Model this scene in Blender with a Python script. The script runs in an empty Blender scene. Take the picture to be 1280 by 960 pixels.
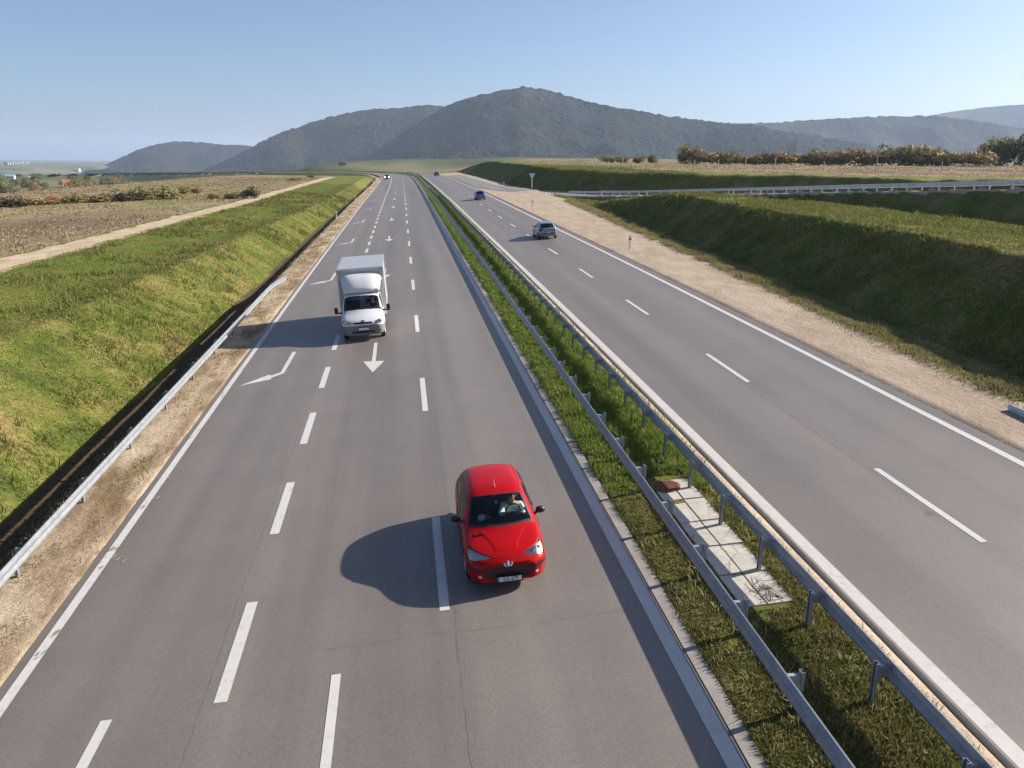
import bpy, bmesh, math, random
import numpy as np
from mathutils import Vector, Matrix

random.seed(7)
rng = np.random.default_rng(7)
SC = bpy.context.scene
COL = SC.collection
PI = math.pi

# ------------------------------------------------------------------ camera
CAM_H = 8.6
YAW, PITCH, ROLL = 0.13787, 0.27150, 0.010
FOC = 995.0 / 1280.0
cy, sy, cp, sp = math.cos(YAW), math.sin(YAW), math.cos(PITCH), math.sin(PITCH)
FWD = np.array([sy * cp, cy * cp, -sp])
RGT0 = np.array([cy, -sy, 0.0])
UP0 = np.cross(RGT0, FWD)
RGT = math.cos(ROLL) * RGT0 + math.sin(ROLL) * UP0
UPV = -math.sin(ROLL) * RGT0 + math.cos(ROLL) * UP0
cd = bpy.data.cameras.new('camera')
cam = bpy.data.objects.new('camera', cd)
COL.objects.link(cam)
cd.sensor_fit = 'HORIZONTAL'
cd.sensor_width = 36.0
cd.lens = 36.0 * FOC
cd.clip_start = 0.1
cd.clip_end = 40000
M = Matrix(((RGT[0], UPV[0], -FWD[0], 0), (RGT[1], UPV[1], -FWD[1], 0), (RGT[2], UPV[2], -FWD[2], CAM_H), (0, 0, 0, 1)))
cam.matrix_world = M
SC.camera = cam

# ------------------------------------------------------------------ light
SUN = Vector((2.03, 0.38, 1.143)).normalized()
ELEV = math.asin(SUN.z)
AZ = math.atan2(SUN.x, SUN.y)
w = bpy.data.worlds.new('World')
SC.world = w
w.use_nodes = True
nt = w.node_tree
for n in list(nt.nodes):
    nt.nodes.remove(n)
sky = nt.nodes.new('ShaderNodeTexSky')
sky.sky_type = 'NISHITA'
sky.sun_disc = False
sky.sun_elevation = ELEV
sky.sun_rotation = AZ
sky.altitude = 150
sky.air_density = 0.75
sky.dust_density = 1.8
sky.ozone_density = 4.0
bg = nt.nodes.new('ShaderNodeBackground')
bg.inputs['Strength'].default_value = 0.070
wo = nt.nodes.new('ShaderNodeOutputWorld')
nt.links.new(sky.outputs[0], bg.inputs['Color'])
nt.links.new(bg.outputs[0], wo.inputs['Surface'])
ld = bpy.data.lights.new('sun', 'SUN')
ld.energy = 5.0
ld.angle = math.radians(0.53)
ld.color = (1.0, 0.93, 0.82)
so = bpy.data.objects.new('sun', ld)
COL.objects.link(so)
so.rotation_euler = SUN.to_track_quat('Z', 'Y').to_euler()
so.location = (60, 10, 60)
vs = SC.view_settings
vs.view_transform = 'Standard'
vs.look = 'None'
vs.gamma = 1.0
vs.exposure = 1.08
vs.use_curve_mapping = False
SC.cycles.use_denoising = True
SC.cycles.volume_bounces = 0
SC.cycles.max_bounces = 6
SC.cycles.transparent_max_bounces = 12

# ------------------------------------------------------------------ road geometry
BANK = 0.068
KY = np.array([-200, -40, -20, 0, 20, 50, 100, 130, 160, 190, 220, 250, 280, 320, 360, 420, 500, 600, 800, 1000, 1300, 2000], float)
KG = np.array([-5, -1.0, -.5, 0, .43, .89, 1.43, 1.74, 1.97, 2.13, 2.27, 2.42, 2.55, 2.66, 2.7, 2.5, 1.9, 1.0, -3., -8, -16, -30], float)
KX = np.array([0, 0, 0, 0, 0, .02, .08, .14, .2, .25, .3, .3, .2, -.2, -2.0, -8, -24, -57, -160, -325, -640, -1500], float)


def _spl(kx, ky):
    m = np.zeros_like(ky)
    d = np.diff(ky) / np.diff(kx)
    m[1:-1] = (d[1:] + d[:-1]) / 2
    m[0], m[-1] = d[0], d[-1]

    def f(x):
        x = np.clip(np.asarray(x, float), kx[0], kx[-1])
        i = np.clip(np.searchsorted(kx, x) - 1, 0, len(kx) - 2)
        h = kx[i + 1] - kx[i]
        t = (x - kx[i]) / h
        return ((2*t**3 - 3*t**2 + 1) * ky[i] + (t**3 - 2*t**2 + t) * h * m[i]
                + (-2*t**3 + 3*t**2) * ky[i + 1] + (t**3 - t**2) * h * m[i + 1])
    return f


road_g = _spl(KY, KG)
road_x = _spl(KY, KX)


def bank(Y):
    return BANK * (1 - ss((np.asarray(Y, float) - 330) / 120))


def R(x, Y):
    return bank(Y) * x + road_g(Y)


def road_pt(x, Y, dz=0.0):
    return Vector((float(road_x(Y)) + x, Y, float(R(x, Y)) + dz))


# value noise for terrain
def vnoise(x, y, seed=0):
    xi, yi = np.floor(x).astype(np.int64), np.floor(y).astype(np.int64)
    xf, yf = x - xi, y - yi
    u, v = xf * xf * (3 - 2 * xf), yf * yf * (3 - 2 * yf)

    def h(a, b):
        n = (a * 374761393 + b * 668265263 + seed * 982451653) & 0x7fffffff
        n = ((n ^ (n >> 13)) * 1274126177) & 0x7fffffff
        return ((n ^ (n >> 16)) & 0xffff) / 65535.0
    return (h(xi, yi) * (1 - u) + h(xi + 1, yi) * u) * (1 - v) + (h(xi, yi + 1) * (1 - u) + h(xi + 1, yi + 1) * u) * v


def fbm(x, y, seed=0, o=4):
    s, a, t = 0, 1.0, 0
    for i in range(o):
        s = s + a * vnoise(x * 2**i, y * 2**i, seed + i * 17)
        t += a
        a *= .5
    return s / t


def ss(t):
    t = np.clip(t, 0, 1)
    return t * t * (3 - 2 * t)


# slip road coming down from the overpass on the right: its left edge
RP = np.array([(15.9, 300), (15.9, 200), (16.1, 176), (18.5, 158), (22.5, 143), (28, 129), (35, 115), (42.0, 101), (47.3, 79), (50, 57), (51, 30), (51, -40)], float)
RZ = np.array([0, 0, 0, 0, 0, 3.5, 4.1, 4.9, 6.0, 7.0, 8.0, 9.2], float)
for i in range(5):
    RZ[i] = R(RP[i, 0], RP[i, 1])


def resample(P, Z, step=1.0):
    Q = np.column_stack([P, Z])
    out = []
    for i in range(len(Q) - 1):
        p0, p1, p2, p3 = Q[max(i - 1, 0)], Q[i], Q[i + 1], Q[min(i + 2, len(Q) - 1)]
        n = max(2, int(np.linalg.norm(p2[:2] - p1[:2]) / step))
        for k in range(n):
            t = k / n
            L = np.linalg.norm(p2[:2] - p1[:2])
            m1 = (p2 - p0) / max(1e-6, np.linalg.norm(p2[:2] - p0[:2])) * L
            m2 = (p3 - p1) / max(1e-6, np.linalg.norm(p3[:2] - p1[:2])) * L
            out.append((2*t**3 - 3*t**2 + 1)*p1 + (t**3 - 2*t**2 + t)*m1 + (-2*t**3 + 3*t**2)*p2 + (t**3 - t**2)*m2)
    out.append(Q[-1])
    return np.array(out)


RAMP = resample(RP, RZ, 1.0)
RT = np.gradient(RAMP[:, :2], axis=0)
RT /= np.linalg.norm(RT, axis=1)[:, None]
RN = np.column_stack([-RT[:, 1], RT[:, 0]])


def ramp_near(X, Y):
    """signed distance from the slip road's left edge (positive over the slip road) and its height there"""
    d = np.full(X.shape, 1e3)
    z = np.zeros(X.shape)
    m = (X > -5) & (X < 130) & (Y > -60) & (Y < 330)
    if m.any():
        xs, ys = X[m], Y[m]
        dd, zz = np.empty(len(xs)), np.empty(len(xs))
        for a in range(0, len(xs), 4000):
            b = slice(a, a + 4000)
            dx = xs[b, None] - RAMP[None, :, 0]
            dy = ys[b, None] - RAMP[None, :, 1]
            q = dx * dx + dy * dy
            i = q.argmin(1)
            k = np.arange(len(i))
            sgn = np.sign(dx[k, i] * RN[i, 0] + dy[k, i] * RN[i, 1])
            dd[b] = np.sqrt(q[k, i]) * np.where(sgn == 0, 1, sgn)
            zz[b] = RAMP[i, 2]
        d[m] = dd
        z[m] = zz
    return d, z


def toe_x(Y):
    return np.interp(Y, [-50, 22, 118, 175, 214, 270, 330], [20.4, 20.6, 26.0, 24.4, 25.4, 26.0, 26.2])


def ground(X, Y, want=False):
    X = np.asarray(X, float)
    Y = np.asarray(Y, float)
    x = X - road_x(Y)
    g = road_g(Y)
    n1 = fbm(X / 9, Y / 9, 3, 3) - .5
    n2 = fbm(X / 2.2, Y / 2.2, 9, 3) - .5
    nb = fbm(X / 120, Y / 120, 21, 3) - .5
    # ---- natural ground, left
    dl = ss((-X - 70 + 14 * nb) / 95)
    natl = 2.0 + .5 * n1 + .8 * nb
    rad = np.hypot(X, Y)
    natl = natl * (1 - dl) + (-15 - 15 * ss((rad - 800) / 1800) + 3 * nb) * dl
    far = ss((Y - 330) / 500) * ss((40 - x) / 60 + 1)
    natl = natl - 9 * far * (1 - dl)
    natl = natl + 10 * np.exp(-(((X - 20) / 110)**2 + ((Y - 900) / 120)**2))
    natl = natl - 26 * ss((Y - 1050) / 500) * (1 - dl)
    # ---- natural ground, right
    natr = 7.4 + .5 * n1 + .9 * nb + np.clip(np.hypot(X - 60, Y - 60) - 60, 0, 700) * .0085
    bl_ = ss((Y - 290) / 130) * ss((120 - X) / 110)
    natr = natr * (1 - bl_) + (natl - 1.0) * bl_ - 40 * ss((np.hypot(X, Y) - 900) / 900)
    wr = ss((x - 2) / 14)
    nat = natl * (1 - wr) + natr * wr
    # ---- island between carriageway and slip road
    d, rz = ramp_near(X, Y)
    hc = 3.0 * (1 - ss((Y - 76) / 40))
    isl = R(20.6, np.clip(Y, 0, 120)) + hc + .25 - np.clip(x - 25, 0, 30) * .055 + .35 * n1
    isl = np.where(Y < 25, isl + (25 - Y) * .0, isl)
    inner = (d < 0) & (x > 8) & (Y < 178)
    z = np.where(inner, isl, nat)
    s = .78
    near = (d < 500)
    e = np.where(d < 0, np.clip(-d - 1.2, 0, 99), np.clip(d - 8.0, 0, 99))
    z = np.where(near & (x > 8), np.clip(z, rz - s * e, rz + (s - .04) * e), z)
    # ---- clamp to the carriageway on the right
    tx = toe_x(Y)
    e = np.clip(x - tx, 0, 999)
    rt = R(np.clip(x, 8, tx), Y)
    onr = (x > 8)
    zr = np.clip(z, rt - .6 * e, rt + .76 * e)
    z = np.where(onr, zr, z)
    # ---- left cross-section: gravel verge, ditch, grassed cut slope
    top = np.maximum(2.05 + .25 * n1, R(-10, Y) + .9)
    px = [-7.0, -8.95, -10.05, -10.6]
    zz0 = BANK * -8.95 + g
    foot = zz0 - .8
    zl = np.where(x > -8.95, BANK * x + g,
         np.where(x > -10.05, zz0 + (x + 8.95) / 1.1 * .8,
         np.where(x > -10.6, foot, np.minimum(foot + (-10.6 - x) * .60, top))))
    lip = ss((foot + (-10.6 - x) * .60 - top + .9) / 2.0)
    zl = np.where(x < -11.5, zl - .22 * lip * (1 - ss((-x - 17) / 4)), zl)
    bl = ss((-x - 26) / 30)
    zl = zl * (1 - bl) + np.minimum(natl, np.maximum(top, natl)) * bl
    fo = ss((Y - 280) / 90)
    e2 = np.clip(-x - 10, 0, 999)
    zfar = np.clip(natl, R(-10, Y) - .4 * e2 - .3, R(-10, Y) + .5 * e2)
    zl = zl * (1 - fo) + zfar * fo
    z = np.where(x < -7.0, zl, z)
    # ---- between the edges: sunken bed under the pavements, level median
    inn = (x >= -7.0) & (x <= 15.75)
    bed = BANK * x + g - .25
    med = (x > 4.75) & (x < 8.0)
    z = np.where(inn, np.where(med, BANK * x + g + .015 + .05 * n2, bed), z)
    rough = np.where(inn, 0, np.where((x > -9) & (x < tx), .03, .16) * n2 + np.where(np.abs(x) > 30, .25, 0) * n2)
    z = z + np.where((d > -1) & (d < 8) & (x > 10), rough * .2, rough)
    if not want:
        return z
    rad_ = np.hypot(X, Y)
    # ---- cover weights
    sand = ((x > -9.15) & (x < -6.9)) | ((x > 15.6) & (x < tx - 2.0) & (Y < 340)) | ((d > -1.4) & (d < 8.3) & (x > 10))
    sand = sand | ((x > 7.62) & (x < 8.1))
    gore = (x > 15.6) & (x < 24.5) & (Y > 112) & (Y < 178) & (d < 0)
    sand = sand | gore
    track = (x < -23.4 + .5 * n1) & (x > -26.6 + .9 * n1) & (Y < 330)
    field = ((x < -27) | ((x > 20) & (d > 24) & (d < 900)) | ((x > 20) & (d > 900))) & ~sand
    soil_shade = (x > -10.75 + .5 * n1) & (x < -9.05 + .3 * n2) & (Y < 300)  # ditch strip: brown soil, darkened to deepen the shade there
    valley = ((X < -95) & (Y < 430)) | (rad_ > 680)
    return z, sand.astype(float), track.astype(float), field.astype(float), valley.astype(float), soil_shade.astype(float)


def gz(X, Y):
    return float(ground(np.array([X]), np.array([Y]))[0])


# ------------------------------------------------------------------ object helpers
def tag(o, label=None, cat=None, group=None, kind=None):
    if label:
        o['label'] = label
    if cat:
        o['category'] = cat
    if group:
        o['group'] = group
    if kind:
        o['kind'] = kind
    return o


def empty(name, loc=(0, 0, 0), mat=None):
    o = bpy.data.objects.new(name, None)
    COL.objects.link(o)
    o.empty_display_size = .3
    if mat is not None:
        o.matrix_world = mat
    else:
        o.location = loc
    return o


def link(name, me, mat=None, parent=None, smooth=True):
    o = bpy.data.objects.new(name, me)
    COL.objects.link(o)
    if mat is not None and not me.materials:
        me.materials.append(mat)
    if len(me.polygons):
        me.polygons.foreach_set('use_smooth', np.full(len(me.polygons), bool(smooth)))
    if parent is not None:
        o.parent = parent
    return o


def mesh(name, v, f, mat=None, parent=None, smooth=False):
    me = bpy.data.meshes.new(name)
    me.from_pydata([tuple(map(float, p)) for p in v], [], f)
    me.update()
    return link(name, me, mat, parent, smooth)


def bm_obj(name, bm, mat=None, parent=None, smooth=False, angle=None):
    me = bpy.data.meshes.new(name)
    bm.normal_update()
    bm.to_mesh(me)
    bm.free()
    if mat is not None:
        me.materials.append(mat)
    o = link(name, me, None, parent, smooth)
    if angle is not None:
        me.set_sharp_from_angle(angle=math.radians(angle))
    return o


def np_mesh(name, verts, quads, mat=None, parent=None, smooth=True):
    """fast build from numpy arrays; faces all the same size"""
    me = bpy.data.meshes.new(name)
    k = quads.shape[1]
    me.vertices.add(len(verts))
    me.vertices.foreach_set('co', np.ascontiguousarray(verts, np.float32).ravel())
    me.loops.add(quads.size)
    me.loops.foreach_set('vertex_index', np.ascontiguousarray(quads, np.int32).ravel())
    me.polygons.add(len(quads))
    me.polygons.foreach_set('loop_start', np.arange(0, quads.size, k, dtype=np.int32))
    me.update(calc_edges=True)
    me.validate()
    return link(name, me, mat, parent, smooth)


def grid_faces(nr, nc):
    i = np.arange(nr - 1)[:, None] * nc + np.arange(nc - 1)[None, :]
    i = i.ravel()
    return np.column_stack([i, i + 1, i + nc + 1, i + nc])


def box(bm, c, s, rot=None, bev=0.0):
    r = bmesh.ops.create_cube(bm, size=1.0)
    m = Matrix.Translation(c) @ (rot.to_4x4() if rot is not None else Matrix.Identity(4)) @ Matrix.Diagonal((s[0], s[1], s[2], 1))
    bmesh.ops.transform(bm, matrix=m, verts=r['verts'])
    if bev > 0:
        es = list({e for v in r['verts'] for e in v.link_edges})
        bmesh.ops.bevel(bm, geom=es, offset=bev, segments=2, affect='EDGES', profile=.6)
    return bm


def tube(bm, pts, rad, seg=8, caps=True):
    pts = [Vector(p) for p in pts]
    rad = rad if isinstance(rad, (list, tuple)) else [rad] * len(pts)
    rings = []
    prev = None
    for i, p in enumerate(pts):
        t = (pts[min(i + 1, len(pts) - 1)] - pts[max(i - 1, 0)]).normalized()
        a = Vector((0, 0, 1)) if abs(t.z) < .9 else Vector((0, 1, 0))
        if prev is not None:
            a = prev
        u = (a - t * a.dot(t)).normalized()
        prev = u
        v = t.cross(u)
        rings.append([bm.verts.new(p + (u * math.cos(k * 2 * PI / seg) + v * math.sin(k * 2 * PI / seg)) * rad[i]) for k in range(seg)])
    for a, b in zip(rings, rings[1:]):
        for k in range(seg):
            bm.faces.new((a[k], a[(k + 1) % seg], b[(k + 1) % seg], b[k]))
    if caps:
        bm.faces.new(rings[0][::-1])
        bm.faces.new(rings[-1])
    return bm


def lathe(bm, prof, axis='X', seg=24, centre=(0, 0, 0)):
    rings = []
    for a, r in prof:
        ring = []
        for k in range(seg):
            c, s_ = math.cos(2 * PI * k / seg) * r, math.sin(2 * PI * k / seg) * r
            p = (a, c, s_) if axis == 'X' else ((c, a, s_) if axis == 'Y' else (c, s_, a))
            ring.append(bm.verts.new(Vector(p) + Vector(centre)))
        rings.append(ring)
    for a, b in zip(rings, rings[1:]):
        for k in range(seg):
            bm.faces.new((a[k], a[(k + 1) % seg], b[(k + 1) % seg], b[k]))
    bm.faces.new(rings[0][::-1])
    bm.faces.new(rings[-1])
    bmesh.ops.recalc_face_normals(bm, faces=bm.faces[:])
    return bm


def prism(bm, poly, thick, mat=Matrix.Identity(4)):
    """polygon in the local XY plane, extruded by thick along +Z"""
    a = [bm.verts.new(mat @ Vector((x, y, 0))) for x, y in poly]
    b = [bm.verts.new(mat @ Vector((x, y, thick))) for x, y in poly]
    n = len(poly)
    bm.faces.new(a[::-1])
    bm.faces.new(b)
    for i in range(n):
        bm.faces.new((a[i], a[(i + 1) % n], b[(i + 1) % n], b[i]))
    bmesh.ops.recalc_face_normals(bm, faces=bm.faces[:])
    return bm


# ------------------------------------------------------------------ materials
def new_mat(name):
    m = bpy.data.materials.new(name)
    m.use_nodes = True
    t = m.node_tree
    return m, t, t.nodes['Principled BSDF']


def plain(name, col, rough=.5, metal=0.0, coat=0.0, emit=None, spec=None):
    m, t, b = new_mat(name)
    b.inputs['Base Color'].default_value = (*col, 1)
    b.inputs['Roughness'].default_value = rough
    b.inputs['Metallic'].default_value = metal
    b.inputs['Coat Weight'].default_value = coat
    b.inputs['Coat Roughness'].default_value = .04
    if spec is not None:
        b.inputs['Specular IOR Level'].default_value = spec
    if emit:
        b.inputs['Emission Color'].default_value = (*emit[:3], 1)
        b.inputs['Emission Strength'].default_value = emit[3]
    # faint procedural variation so that nothing is perfectly flat
    nz = t.nodes.new('ShaderNodeTexNoise')
    nz.inputs['Scale'].default_value = 9.0
    nz.inputs['Detail'].default_value = 5
    tc = t.nodes.new('ShaderNodeTexCoord')
    t.links.new(tc.outputs['Object'], nz.inputs['Vector'])
    mr = t.nodes.new('ShaderNodeMapRange')
    mr.inputs['To Min'].default_value = max(0.02, rough - .06)
    mr.inputs['To Max'].default_value = min(1, rough + .08)
    t.links.new(nz.outputs['Fac'], mr.inputs['Value'])
    t.links.new(mr.outputs['Result'], b.inputs['Roughness'])
    return m


class NT:
    """tiny node builder"""
    def __init__(s, t):
        s.t = t
        s.tc = t.nodes.new('ShaderNodeTexCoord')

    def n(s, typ, **kw):
        x = s.t.nodes.new(typ)
        for k, v in kw.items():
            setattr(x, k, v)
        return x

    def l(s, a, b):
        s.t.links.new(a, b)

    def noise(s, scale, detail=4, rough=.55, vec=None, stretch=None):
        v = vec or s.tc.outputs['Object']
        if stretch:
            mp = s.n('ShaderNodeMapping')
            mp.inputs['Scale'].default_value = stretch
            s.l(v, mp.inputs['Vector'])
            v = mp.outputs['Vector']
        x = s.n('ShaderNodeTexNoise')
        x.inputs['Scale'].default_value = scale
        x.inputs['Detail'].default_value = detail
        x.inputs['Roughness'].default_value = rough
        s.l(v, x.inputs['Vector'])
        return x.outputs['Fac']

    def ramp(s, fac, stops):
        r = s.n('ShaderNodeValToRGB')
        e = r.color_ramp.elements
        while len(e) < len(stops):
            e.new(.5)
        for q, (p, c) in zip(e, stops):
            q.position = p
            q.color = (*c, 1) if len(c) == 3 else c
        s.l(fac, r.inputs['Fac'])
        return r.outputs['Color']

    def mix(s, fac, a, b, mode='MIX'):
        x = s.n('ShaderNodeMix', data_type='RGBA', blend_type=mode)
        if isinstance(fac, float):
            x.inputs[0].default_value = fac
        else:
            s.l(fac, x.inputs[0])
        for k, q in ((6, a), (7, b)):
            if isinstance(q, tuple):
                x.inputs[k].default_value = (*q, 1)
            else:
                s.l(q, x.inputs[k])
        return x.outputs[2]

    def rng(s, v, a, b, c=0.0, d=1.0, smooth=False):
        x = s.n('ShaderNodeMapRange')
        if smooth:
            x.interpolation_type = 'SMOOTHSTEP'
        x.inputs['From Min'].default_value = a
        x.inputs['From Max'].default_value = b
        x.inputs['To Min'].default_value = c
        x.inputs['To Max'].default_value = d
        s.l(v, x.inputs['Value'])
        return x.outputs['Result']

    def math(s, op, a, b=None):
        x = s.n('ShaderNodeMath', operation=op)
        for k, q in ((0, a), (1, b)):
            if q is None:
                continue
            if isinstance(q, (int, float)):
                x.inputs[k].default_value = q
            else:
                s.l(q, x.inputs[k])
        return x.outputs[0]

    def bump(s, h, strength, dist, to):
        x = s.n('ShaderNodeBump')
        x.inputs['Strength'].default_value = strength
        x.inputs['Distance'].default_value = dist
        s.l(h, x.inputs['Height'])
        s.l(x.outputs['Normal'], to.inputs['Normal'])

    def attr(s, name):
        x = s.n('ShaderNodeAttribute', attribute_name=name)
        return x.outputs['Fac']


def mat_asphalt(name, tint=(1, 1, 1)):
    m, t, b = new_mat(name)
    N = NT(t)
    c = lambda v: tuple(v * k for k in tint)
    base = N.ramp(N.noise(.8, 5, stretch=(1.0, .010, 1)), [(.3, c(.142)), (.5, c(.174)), (.7, c(.205))])
    blot = N.ramp(N.noise(.5, 6, .6), [(.35, (.93, .93, .935)), (.6, (1.03, 1.02, 1.015))])
    base = N.mix(1.0, base, blot, 'MULTIPLY')
    grain = N.ramp(N.noise(26, 3, .8), [(.3, (.76, .76, .77)), (.5, (1, 1, 1)), (.72, (1.26, 1.25, 1.22))])
    base = N.mix(1.0, base, grain, 'MULTIPLY')
    spot = N.rng(N.noise(.9, 2, .5), .765, .80, 0, .55)
    base = N.mix(spot, base, (.05, .047, .047))
    N.l(base, b.inputs['Base Color'])
    b.inputs['Roughness'].default_value = .52
    b.inputs['Specular IOR Level'].default_value = .75
    N.bump(N.noise(55, 3, .7), .35, .01, b)
    return m


def mat_paint(name, col=(.54, .52, .50)):
    m, t, b = new_mat(name)
    N = NT(t)
    worn = N.ramp(N.noise(7, 6, .75), [(.25, tuple(k * .60 for k in col)), (.45, tuple(k * .93 for k in col)), (.7, col)])
    N.l(worn, b.inputs['Base Color'])
    b.inputs['Roughness'].default_value = .6
    return m


def mat_concrete(name, a=(.36, .33, .29), bb=(.50, .47, .42)):
    m, t, b = new_mat(name)
    N = NT(t)
    base = N.ramp(N.noise(2.2, 8, .7), [(.3, a), (.7, bb)])
    crack = N.n('ShaderNodeTexVoronoi', feature='DISTANCE_TO_EDGE')
    crack.inputs['Scale'].default_value = 1.3
    N.l(N.tc.outputs['Object'], crack.inputs['Vector'])
    base = N.mix(N.rng(crack.outputs['Distance'], 0, .018, .55, 0), base, (.12, .10, .08))
    N.l(base, b.inputs['Base Color'])
    b.inputs['Roughness'].default_value = .9
    N.bump(N.noise(18, 5), .3, .01, b)
    return m


def mat_galv(name, k=1.0):
    m, t, b = new_mat(name)
    N = NT(t)
    base = N.ramp(N.noise(3.5, 6, .7), [(.3, (.22 * k, .235 * k, .26 * k)), (.7, (.34 * k, .355 * k, .385 * k))])
    N.l(base, b.inputs['Base Color'])
    b.inputs['Metallic'].default_value = .35
    N.l(N.rng(N.noise(6, 4), .3, .7, .5, .7), b.inputs['Roughness'])
    return m


def mat_leaf(name, cols, rough=.6, trans=.25, scale=.6):
    m, t, b = new_mat(name)
    N = NT(t)
    geo = N.n('ShaderNodeNewGeometry')
    f = N.math('ADD', N.math('MULTIPLY', geo.outputs['Random Per Island'], .5), N.math('MULTIPLY', N.noise(scale, 4), .6))
    k = len(cols)
    col = N.ramp(f, [(.15 + .75 * i / (k - 1), c) for i, c in enumerate(cols)])
    N.l(col, b.inputs['Base Color'])
    b.inputs['Roughness'].default_value = rough
    b.inputs['Specular IOR Level'].default_value = .25
    tr = N.n('ShaderNodeBsdfTranslucent')
    N.l(col, tr.inputs['Color'])
    mx = N.n('ShaderNodeMixShader')
    mx.inputs[0].default_value = trans
    N.l(b.outputs[0], mx.inputs[1])
    N.l(tr.outputs[0], mx.inputs[2])
    N.l(mx.outputs[0], t.nodes['Material Output'].inputs['Surface'])
    return m


def mat_glass(name, tint=(.55, .62, .62), rough=.02, ior=1.5):
    m, t, b = new_mat(name)
    t.nodes.remove(b)
    N = NT(t)
    tr = N.n('ShaderNodeBsdfTransparent')
    tr.inputs['Color'].default_value = (*tint, 1)
    gl = N.n('ShaderNodeBsdfGlossy')
    gl.inputs['Roughness'].default_value = rough
    fr = N.n('ShaderNodeFresnel')
    fr.inputs['IOR'].default_value = ior
    mx = N.n('ShaderNodeMixShader')
    N.l(fr.outputs[0], mx.inputs[0])
    N.l(tr.outputs[0], mx.inputs[1])
    N.l(gl.outputs[0], mx.inputs[2])
    N.l(mx.outputs[0], t.nodes['Material Output'].inputs['Surface'])
    return m


def mat_ground():
    m, t, b = new_mat('ground')
    N = NT(t)
    edge = N.math('SUBTRACT', N.noise(1.1, 6, .7), .5)
    # grass
    g1 = N.ramp(N.noise(.33, 6, .65), [(.30, (.060, .082, .017)), (.44, (.105, .128, .026)), (.55, (.158, .150, .042)), (.66, (.225, .160, .074))])
    g2 = N.ramp(N.noise(4.5, 5, .7), [(.28, (.45, .47, .42)), (.5, (.98, 1, .95)), (.75, (1.5, 1.42, 1.3))])
    sx = N.n('ShaderNodeSeparateXYZ')
    N.l(N.tc.outputs['Object'], sx.inputs[0])
    top = N.rng(N.math('ADD', sx.outputs[0], N.math('MULTIPLY', N.noise(.25, 4), 5.0)), -15.2, -13.2, .45, 0, True)
    g1 = N.mix(top, g1, (.105, .155, .026))
    grass = N.mix(1.0, g1, g2, 'MULTIPLY')
    g3 = N.ramp(N.noise(19, 4, .8), [(.30, (.35, .36, .32)), (.5, (.95, .95, .95)), (.72, (1.6, 1.55, 1.4))])
    grass = N.mix(1.0, grass, g3, 'MULTIPLY')
    tuft = N.rng(N.noise(1.3, 5, .7), .56, .66, 0, .6)
    grass = N.mix(tuft, grass, (.155, .112, .055))
    # sand / gravel
    s1 = N.ramp(N.noise(.8, 6, .65, stretch=(1, .35, 1)), [(.28, (.16, .105, .062)), (.43, (.30, .215, .138)), (.57, (.44, .345, .24)), (.74, (.56, .46, .34))])
    s2 = N.ramp(N.noise(11, 5, .8), [(.3, (.62, .60, .58)), (.5, (1, 1, 1)), (.75, (1.22, 1.22, 1.2))])
    sand = N.mix(1.0, s1, s2, 'MULTIPLY')
    weed = N.rng(N.noise(.7, 6, .75, stretch=(1, .4, 1)), .50, .62, 0, .85)
    sand = N.mix(weed, sand, (.17, .115, .055))
    sx = N.n('ShaderNodeSeparateXYZ')
    N.l(N.tc.outputs['Object'], sx.inputs[0])
    sand = N.mix(N.rng(sx.outputs[0], 5, 8, 0, 1), sand, N.mix(.6, sand, (.42, .335, .27)))
    # track
    tr = N.ramp(N.noise(1.2, 6, .7, stretch=(1, .3, 1)), [(.3, (.30, .225, .145)), (.6, (.47, .38, .27))])
    # dry field
    f1 = N.ramp(N.noise(.03, 7, .62, stretch=(1, .55, 1)), [(.36, (.155, .108, .070)), (.44, (.205, .155, .095)), (.51, (.265, .212, .120)), (.56, (.195, .18, .080)), (.62, (.13, .145, .052))])
    f2 = N.ramp(N.noise(1.6, 5, .75), [(.3, (.6, .6, .6)), (.55, (1, 1, 1)), (.75, (1.35, 1.32, 1.25))])
    field = N.mix(1.0, f1, f2, 'MULTIPLY')
    v1 = N.ramp(N.noise(.007, 6, .6, stretch=(1, .35, 1)), [(.3, (.05, .065, .035)), (.44, (.085, .10, .05)), (.54, (.15, .145, .08)), (.63, (.19, .13, .09)), (.75, (.09, .11, .045))])

    def w_(name, k=.9):
        return N.rng(N.math('ADD', N.attr(name), N.math('MULTIPLY', edge, k)), .38, .62, 0, 1, True)
    col = N.mix(w_('field'), grass, field)
    col = N.mix(w_('valley', .3), col, v1)
    col = N.mix(w_('track'), col, tr)
    so_ = N.ramp(N.noise(6, 5, .75), [(.35, (.045, .032, .02)), (.6, (.10, .072, .045)), (.75, (.075, .08, .03))])  # soil tone that also paints the ditch's shade into the ground colour
    col = N.mix(w_('soil_shade', .5), col, so_)
    col = N.mix(w_('sand'), col, sand)
    N.l(col, b.inputs['Base Color'])
    b.inputs['Roughness'].default_value = .95
    b.inputs['Specular IOR Level'].default_value = .1
    N.bump(N.noise(5, 6, .75), .8, .10, b)
    return m


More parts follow.
